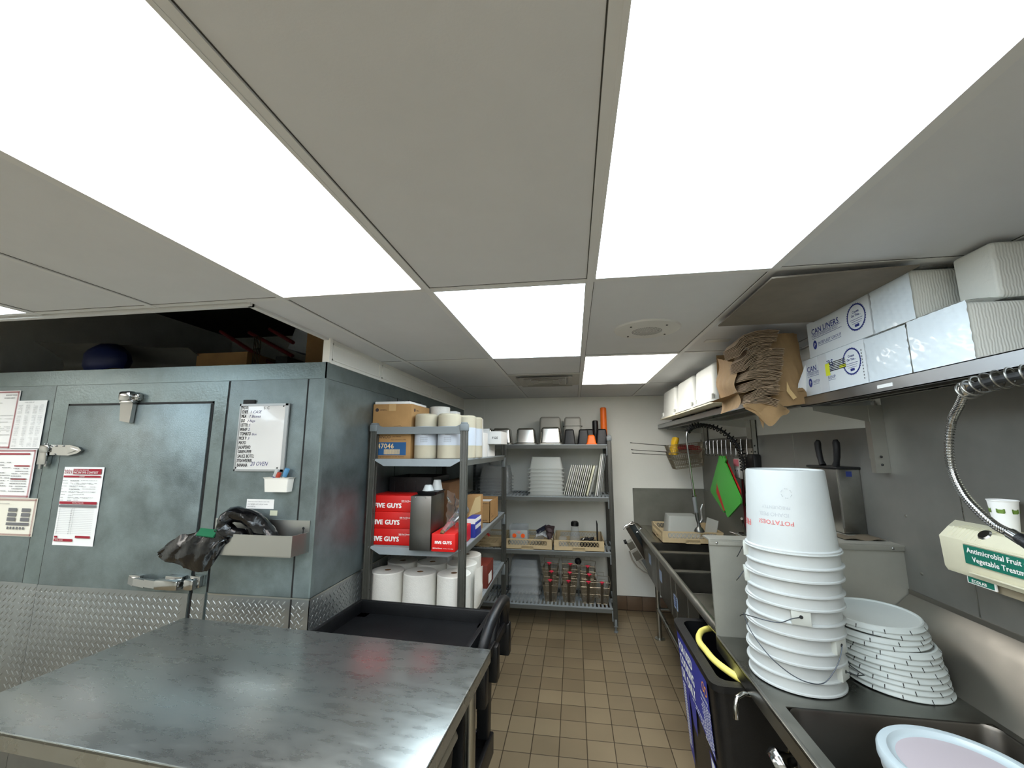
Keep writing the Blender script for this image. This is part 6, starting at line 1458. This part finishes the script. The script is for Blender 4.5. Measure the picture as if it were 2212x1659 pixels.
part('ferrule', MB().cyl((1.02, 1.175, 1.502), (1.02, 1.150, 1.490), 0.013, n=14).cyl((1.02, 1.226, 1.842), (1.02, 1.216, 1.868), 0.016, n=14), CHROME, t)
# ------------------------------------------------------------------ knife rack
t = thing('knife_rack', 'grey steel wall knife rack with two black-handled knives', 'knife rack', (1.33, 2.4, 1.45))
kb = MB().box(1.282, 1.383, 2.27, 2.52, 1.296, 1.600, bev=0.002)
part('body', kb, mat('rack_steel', (140, 140, 136), 0.34, 1.0, var=0.15, vscale=6), t)
part('edge', MB().box(1.279, 1.286, 2.266, 2.272, 1.298, 1.60), CHROME, t)
part('top_slot', MB().box(1.276, 1.384, 2.262, 2.53, 1.600, 1.612, bev=0.002), BLACKP, t)
part('label', MB().box(1.32, 1.345, 2.268, 2.27, 1.565, 1.59), NAVY, t)
for (y, l) in ((2.49, 'black-handled knife in the wall rack, left one'), (2.34, 'black-handled knife in the wall rack, right one')):
    k = thing('knife', l, 'knife', (1.33, y, 1.612))
    s = 1 if y > 2.4 else -1
    part('handle', MB().tube([(1.33, y-0.018*s, 1.613), (1.33, y-0.008*s, 1.635), (1.33, y, 1.66), (1.33, y+0.006*s, 1.70), (1.33, y+0.006*s, 1.73), (1.33, y-0.002, 1.745)], [0.017, 0.013, 0.0145, 0.015, 0.016, 0.010], n=12, flat=1.0), BLACK, k)
# debris ledge
t = part('dirty_cloth', crumple(lambda u, v: (1.20+0.17*u, 2.13+0.12*v, 1.298+0.004*sin(9*u)), 8, 6, 0.005, 60), mat('dirty_residue', (96, 86, 70), 0.8)); tag(t, 'grimy residue on the ledge below the knife rack', 'residue')
# ------------------------------------------------------------------ hook rail, cutting boards, fry baskets, far faucet
t = thing('hook_rail', 'steel hook rail under the far wall shelf', 'hook rail', (1.34, 3.9, 1.74))
part('bar', MB().box(1.33, 1.342, 3.36, 4.72, 1.705, 1.772), mat('rail_steel', (96, 94, 88), 0.4, 1.0), t)
part('mount', MB().box(1.342, 1.3835, 3.38, 3.40, 1.72, 1.76).box(1.342, 1.3835, 4.66, 4.68, 1.72, 1.76), STEEL, t)
hooks = []
for k in range(10):
    y = 3.42+k*0.11
    h = part('hook', MB().tube([(1.336, y, 1.776), (1.325, y, 1.778), (1.322, y, 1.76), (1.320, y, 1.66), (1.315, y, 1.64), (1.295, y, 1.635), (1.288, y, 1.655)], 0.0028, n=8), CHROME, t)
def board(label, m, x, yc, zt, ang, w_=0.31, h_=0.46, th=0.011):
    t = part('cutting_board', MB().prism([(0, -w_/2+0.02, -0.10), (0, -0.045, -0.035), (0, -0.05, -0.015), (0, -0.065, -0.012), (0, -0.06, 0.01), (0, -0.03, 0.012), (0, -0.018, -0.008), (0, 0.018, -0.008), (0, 0.03, 0.012), (0, 0.06, 0.01), (0, 0.065, -0.012), (0, 0.05, -0.015), (0, 0.045, -0.035), (0, w_/2-0.02, -0.10), (0, w_/2, -0.13), (0, w_/2, -h_+0.015), (0, w_/2-0.015, -h_), (0, -w_/2+0.015, -h_), (0, -w_/2, -h_+0.015), (0, -w_/2, -0.13)], (th, 0, 0)), m)
    t.location = (x, yc, zt); t.rotation_euler = (ang, 0, 0); return tag(t, label, 'cutting board')
BPTS = {'f': [(3.74, 1.63), (3.655, 1.645), (3.63, 1.62), (3.60, 1.58), (3.54, 1.575), (3.235, 1.32), (3.225, 1.29), (3.55, 1.135), (3.60, 1.135), (3.90, 1.565), (3.86, 1.58), (3.80, 1.60), (3.79, 1.64)]}
def board2(label, m, pts, x, th=0.011):
    o = part('cutting_board', MB().prism([(x, y, z) for (y, z) in pts], (th, 0, 0)), m); return tag(o, label, 'cutting board')
def bshape(topy, topz, sr, sl, r, bt, l):
    return [(topy-0.055, topz+0.0), (topy-0.05, topz-0.02), (topy-0.075, topz-0.03), (sr[0]+0.02, sr[1]+0.012), sr, (r[0]+0.004, r[1]+0.025), (r[0], r[1]), (r[0]+0.006, r[1]-0.014), (bt[0]-0.02, bt[1]+0.004), bt, (bt[0]+0.016, bt[1]+0.012), (l[0], l[1]-0.01), (l[0]+0.004, l[1]+0.012), sl, (sl[0]-0.02, sl[1]+0.012), (topy+0.075, topz-0.03), (topy+0.05, topz-0.02), (topy+0.055, topz), (topy+0.02, topz-0.005), (topy, topz-0.03), (topy-0.02, topz-0.005)]
board2('front green cutting board hanging from the hook rail', GREENB, bshape(3.61, 1.645, (3.545, 1.578), (3.72, 1.578), (3.300, 1.318), (3.60, 1.160), (3.78, 1.40)), 1.20)
board2('red cutting board hanging between the two green ones', REDB, bshape(3.66, 1.642, (3.56, 1.575), (3.77, 1.575), (3.36, 1.37), (3.74, 1.19), (3.885, 1.33)), 1.222)
board2('rear green cutting board hanging behind the red one', GREENB, bshape(3.78, 1.64, (3.70, 1.575), (3.88, 1.575), (3.52, 1.40), (3.82, 1.165), (4.12, 1.315)), 1.245)
def wire_basket(label, c, a, b_, h, hy, m=BASKW, rot=(0, 0, 0)):
    t = thing('hanging_fry_basket', label, 'fry basket', c)
    f = MB(); A = [(-a*0.8, -b_*0.8, 0), (a*0.8, -b_*0.8, 0), (a*0.8, b_*0.8, 0), (-a*0.8, b_*0.8, 0)]; B = [(-a, -b_, h), (a, -b_, h), (a, b_, h), (-a, b_, h)]
    for r in (0, 0.5, 1): f.tube([tuple(Vector(A[k]).lerp(Vector(B[k]), r)) for k in range(4)], 0.0028, n=6, closed=True)
    for k in range(4): f.cyl(A[k], B[k], 0.0028, n=6)
    part('frame', f, m, t, local=True)
    g = MB()
    for (i, j) in ((0, 1), (1, 2), (2, 3), (3, 0)):
        for k in range(1, 16): g.cyl(tuple(Vector(A[i]).lerp(Vector(A[j]), k/16)), tuple(Vector(B[i]).lerp(Vector(B[j]), k/16)), 0.0011, n=3)
        for k in range(1, 9): g.cyl(tuple(Vector(A[i]).lerp(Vector(B[i]), k/9)), tuple(Vector(A[j]).lerp(Vector(B[j]), k/9)), 0.0011, n=3)
    for k in range(1, 12): g.cyl((-a*0.8+1.6*a*k/12, -b_*0.8, 0), (-a*0.8+1.6*a*k/12, b_*0.8, 0), 0.0011, n=3)
    part('mesh', g, MESHW, t, local=True, smooth=False)
    part('handle', MB().tube([(-a, hy, h), (-a-0.03, hy, h+0.004), (-a-0.33, hy, h+0.06)], 0.0038, n=8).tube([(-a-0.33, hy-0.006, h+0.06), (-a-0.345, hy, h+0.064), (-a-0.33, hy+0.006, h+0.06)], 0.005, n=8), CHROME, t, local=True)
    t.rotation_euler = rot
    return t
wire_basket('upper wire fry basket with long handle hanging near the back wall, holding gloves', (1.105, 4.36, 1.60), 0.165, 0.085, 0.15, 0.0, rot=(0, -0.10, 0))
wire_basket('middle wire fry basket with long handle, nested under the glove basket', (1.12, 4.39, 1.545), 0.165, 0.085, 0.145, 0.02, rot=(0, -0.12, 0))
wire_basket('lowest wire fry basket with long handle near the back wall', (1.135, 4.42, 1.515), 0.165, 0.085, 0.145, 0.05, rot=(0, -0.13, 0))
t = part('yellow_glove', crumple(lambda u, v: (0.98+0.045*cos(2*pi*u)*(1-0.3*v)+0.03*v, 4.33+0.05*sin(2*pi*u), 1.64+0.17*v), 14, 12, 0.014, 51), mat('glove_yellow', (232, 186, 40), 0.4)); tag(t, 'yellow rubber glove sticking out of the top fry basket', 'glove')
t = part('red_glove', crumple(lambda u, v: (1.02+0.23*u, 4.34+0.05*cos(6*v), 1.67+0.085*v-0.02*u), 14, 10, 0.012, 52), mat('glove_red', (126, 24, 28), 0.5)); tag(t, 'dark red glove lying along the top fry basket', 'glove')
# pre-rinse faucet
t = thing('pre_rinse_faucet', 'tall pre-rinse faucet with black coil spring over the far sink', 'faucet', (1.33, 3.55, 1.1))
rp = [(1.325, 3.52, 1.02), (1.325, 3.52, 1.30), (1.325, 3.52, 1.535)]
part('riser', MB().tube(rp, 0.012, n=12), mat('riser_steel', (130, 128, 120), 0.35, 1.0), t)
arc = [(1.325, 3.52, 1.53), (1.328, 3.53, 1.60), (1.325, 3.545, 1.68), (1.29, 3.58, 1.765), (1.22, 3.63, 1.85), (1.14, 3.67, 1.895), (1.07, 3.70, 1.905), (1.01, 3.735, 1.885), (0.98, 3.75, 1.845)]
part('spring', MB().tube(coil(arc, 27, 0.024, 0.003, 540), 0.0042, n=6), BLACK, t)
part('inner_hose', MB().tube(resample(arc, 60), 0.009, n=10), DARK, t)
drop = [(0.98, 3.75, 1.85), (0.968, 3.75, 1.80), (0.972, 3.75, 1.70), (0.985, 3.75, 1.50), (0.995, 3.75, 1.36)]
part('hose', MB().tube(resample(drop, 40), 0.0085, n=12), CHROME, t)
sv = MB().cyl((0.995, 3.75, 1.36), (0.997, 3.75, 1.31), 0.012, n=14).cyl((0.997, 3.75, 1.312), (1.0, 3.75, 1.30), 0.018, n=14)
part('coupling', sv, CHROME, t)
part('grip', MB().tube([(1.0, 3.75, 1.30), (1.005, 3.75, 1.20), (1.008, 3.75, 1.16)], [0.017, 0.0155, 0.015], n=16), mat('grip_grey', (118, 122, 124), 0.45), t)
part('spray_valve', MB().tube([(1.008, 3.75, 1.17), (1.012, 3.745, 1.12), (1.018, 3.74, 1.075)], [0.018, 0.016, 0.012], n=14).lathe([(0.012, 0.075), (0.014, 0.055), (0.03, 0.04), (0.04, 0.022), (0.04, 0.012), (0.0001, 0.012)], 1.018, 3.74, 1.005, n=24), mat('valve_grey', (112, 114, 112), 0.35, 0.9), t)
part('lever', MB().tube([(1.03, 3.74, 1.09), (1.05, 3.74, 1.12), (1.045, 3.74, 1.16), (1.045, 3.74, 1.20), (1.06, 3.74, 1.24)], [0.010, 0.013, 0.011, 0.011, 0.007], n=10), mat('lever_silver', (206, 206, 204), 0.25, 0.9), t)
part('wall_bracket', MB().cyl((1.325, 3.52, 1.27), (1.383, 3.52, 1.27), 0.008).lathe([(0.018, -0.01), (0.018, 0.01)], 1.325, 3.52, 1.27, n=14), CHROME, t)
part('mixer', MB().cyl((1.27, 3.62, 1.03), (1.27, 3.36, 1.03), 0.014, n=14).cyl((1.27, 3.60, 1.03), (1.383, 3.60, 1.03), 0.018, n=14).cyl((1.27, 3.42, 1.03), (1.383, 3.42, 1.03), 0.018, n=14).cyl((1.325, 3.52, 1.0), (1.325, 3.52, 1.06), 0.02, n=14), CHROME, t)
part('handle', MB().cyl((1.23, 3.66, 1.035), (1.27, 3.61, 1.03), 0.006).cyl((1.23, 3.37, 1.035), (1.27, 3.41, 1.03), 0.006), CHROME, t)
part('spout', MB().tube([(1.27, 3.46, 1.035), (1.27, 3.46, 1.10), (1.255, 3.44, 1.145), (1.22, 3.36, 1.19), (1.19, 3.28, 1.20)], 0.0085, n=12), mat('riser_steel'), t)
t = part('red_pipe', MB().tube([(1.36, 3.66, 0.90), (1.36, 3.66, 1.10), (1.36, 3.65, 1.42), (1.36, 3.62, 1.60)], 0.014, n=12), mat('hose_red', (140, 40, 44), 0.5)); tag(t, 'dark red hose running up the wall behind the cutting boards', 'hose')
for y, l, m in ((3.37, 'teal plastic tube on the wall, nearer one', (50, 110, 130)), (3.43, 'teal plastic tube on the wall, farther one', (40, 90, 120))):
    t = part('teal_tube', MB().tube([(1.365, y, 0.92), (1.365, y, 1.20), (1.362, y+0.01, 1.44), (1.365, y, 1.55)], 0.007, n=10), mat('tube_%d' % int(y*100), m, 0.4)); tag(t, l, 'tube')
t = thing('soap_dispenser', 'small white and red chemical dispenser on the wall above the far faucet', 'dispenser', (1.35, 3.63, 1.55))
part('body', MB().box(1.31, 1.383, 3.57, 3.68, 1.46, 1.62, bev=0.006), mat('soap_grey', (190, 186, 176), 0.5), t)
part('label', MB().box(1.306, 1.31, 3.575, 3.655, 1.47, 1.545), PAPER, t)
part('red_label', MB().box(1.306, 1.31, 3.575, 3.675, 1.56, 1.615), mat('pink_label', (200, 110, 120), 0.5), t)
g = MB()
for (y, z) in ((3.64, 1.525), (3.60, 1.525)): g.lathe([(0.0001, 0), (0.006, 0)], M=Matrix.Translation((1.3055, y, z)) @ Matrix.Rotation(-pi/2, 4, 'Y'), n=10, cap=False)
part('mark', g, INK, t, smooth=False)
t = part('black_block', MB().box(1.33, 1.383, 3.34, 3.50, 1.44, 1.66, bev=0.01), BLACKP); tag(t, 'black plastic unit on the wall to the right of the chemical dispenser', 'wall unit')
# ------------------------------------------------------------------ stored things above the cooler, in the dark
zt = 2.166
t, *_ = carton('carton', 'worn cardboard carton on the cooler roof, left of the leaning poles', -2.62, -2.22, 2.45, 2.8, zt, zt+0.20)
t, *_ = carton('carton', 'cardboard carton standing on the cooler roof right of the poles', -1.98, -1.80, 2.7, 3.0, zt, zt+0.40, rz=0.2)
t, *_ = carton('carton', 'pale carton with print lying tilted above the cooler', -2.35, -1.95, 3.0, 3.2, zt+0.30, zt+0.48, m=mat('white_carton')); t.rotation_euler = (0, 0.28, 0.1)
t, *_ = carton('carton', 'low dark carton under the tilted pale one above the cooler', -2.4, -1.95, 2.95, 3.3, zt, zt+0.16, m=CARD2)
DRED = mat('dark_red_paint', (110, 22, 28), 0.6)
for k, (x0, x1, z0, z1, m, l) in enumerate(((-2.75, -2.15, 2.62, 2.30, DRED, 'longest red pole leaning above the cooler'), (-2.55, -2.05, 2.62, 2.38, DRED, 'upper red pole above the cooler'), (-2.42, -2.10, 2.66, 2.50, DRED, 'short red pole at the top of the opening'))):
    t = part('red_pole', MB().cyl((x0, 2.75+0.06*k, z0), (x1, 2.62+0.06*k, z1), 0.014, n=10), m); tag(t, l, 'pole')
t = part('wire_shelf_panel', sum_boxes([(-2.135+0.012*k, -2.131+0.012*k, 2.40, 2.404, zt, 2.46) for k in range(5)]+[(-2.137, -2.08, 2.40, 2.404, zt+0.10*k, zt+0.10*k+0.004) for k in range(3)]), CHROME); tag(t, 'narrow wire panel standing on the cooler roof', 'wire panel')
t = part('plastic_bundle', crumple(lambda u, v: (-3.9+1.3*u, 2.35+0.2*sin(pi*v), zt+0.02+0.30*v-0.10*u*v), 20, 10, 0.02, 70), mat('film_grey', (120, 118, 112), 0.3, alpha=1)); tag(t, 'large plastic-wrapped bundle at the left above the cooler', 'bundle')
t = part('blue_bag', crumple(lambda u, v: (-3.15+0.16*cos(2*pi*u)*sin(pi*v), 2.30+0.1*sin(2*pi*u)*sin(pi*v), zt+0.13-0.12*cos(pi*v)), 16, 10, 0.015, 71), mat('bag_blue', (30, 40, 90), 0.5)); tag(t, 'dark blue bag lying above the cooler in front of the wrapped bundle', 'bag')
t = part('foam_strip', crumple(lambda u, v: (-3.2+0.7*u, 2.02+0.05*v, zt+0.004+0.01*sin(12*u)), 20, 3, 0.006, 72), mat('foam_tan', (150, 128, 90), 0.9)); tag(t, 'ragged tan strip along the cooler roof edge', 'strip')
t = part('dark_crate', MB().box(-2.08, -1.99, 2.55, 2.9, zt, zt+0.18), DARK); tag(t, 'small dark crate beside the wire panel above the cooler', 'crate')
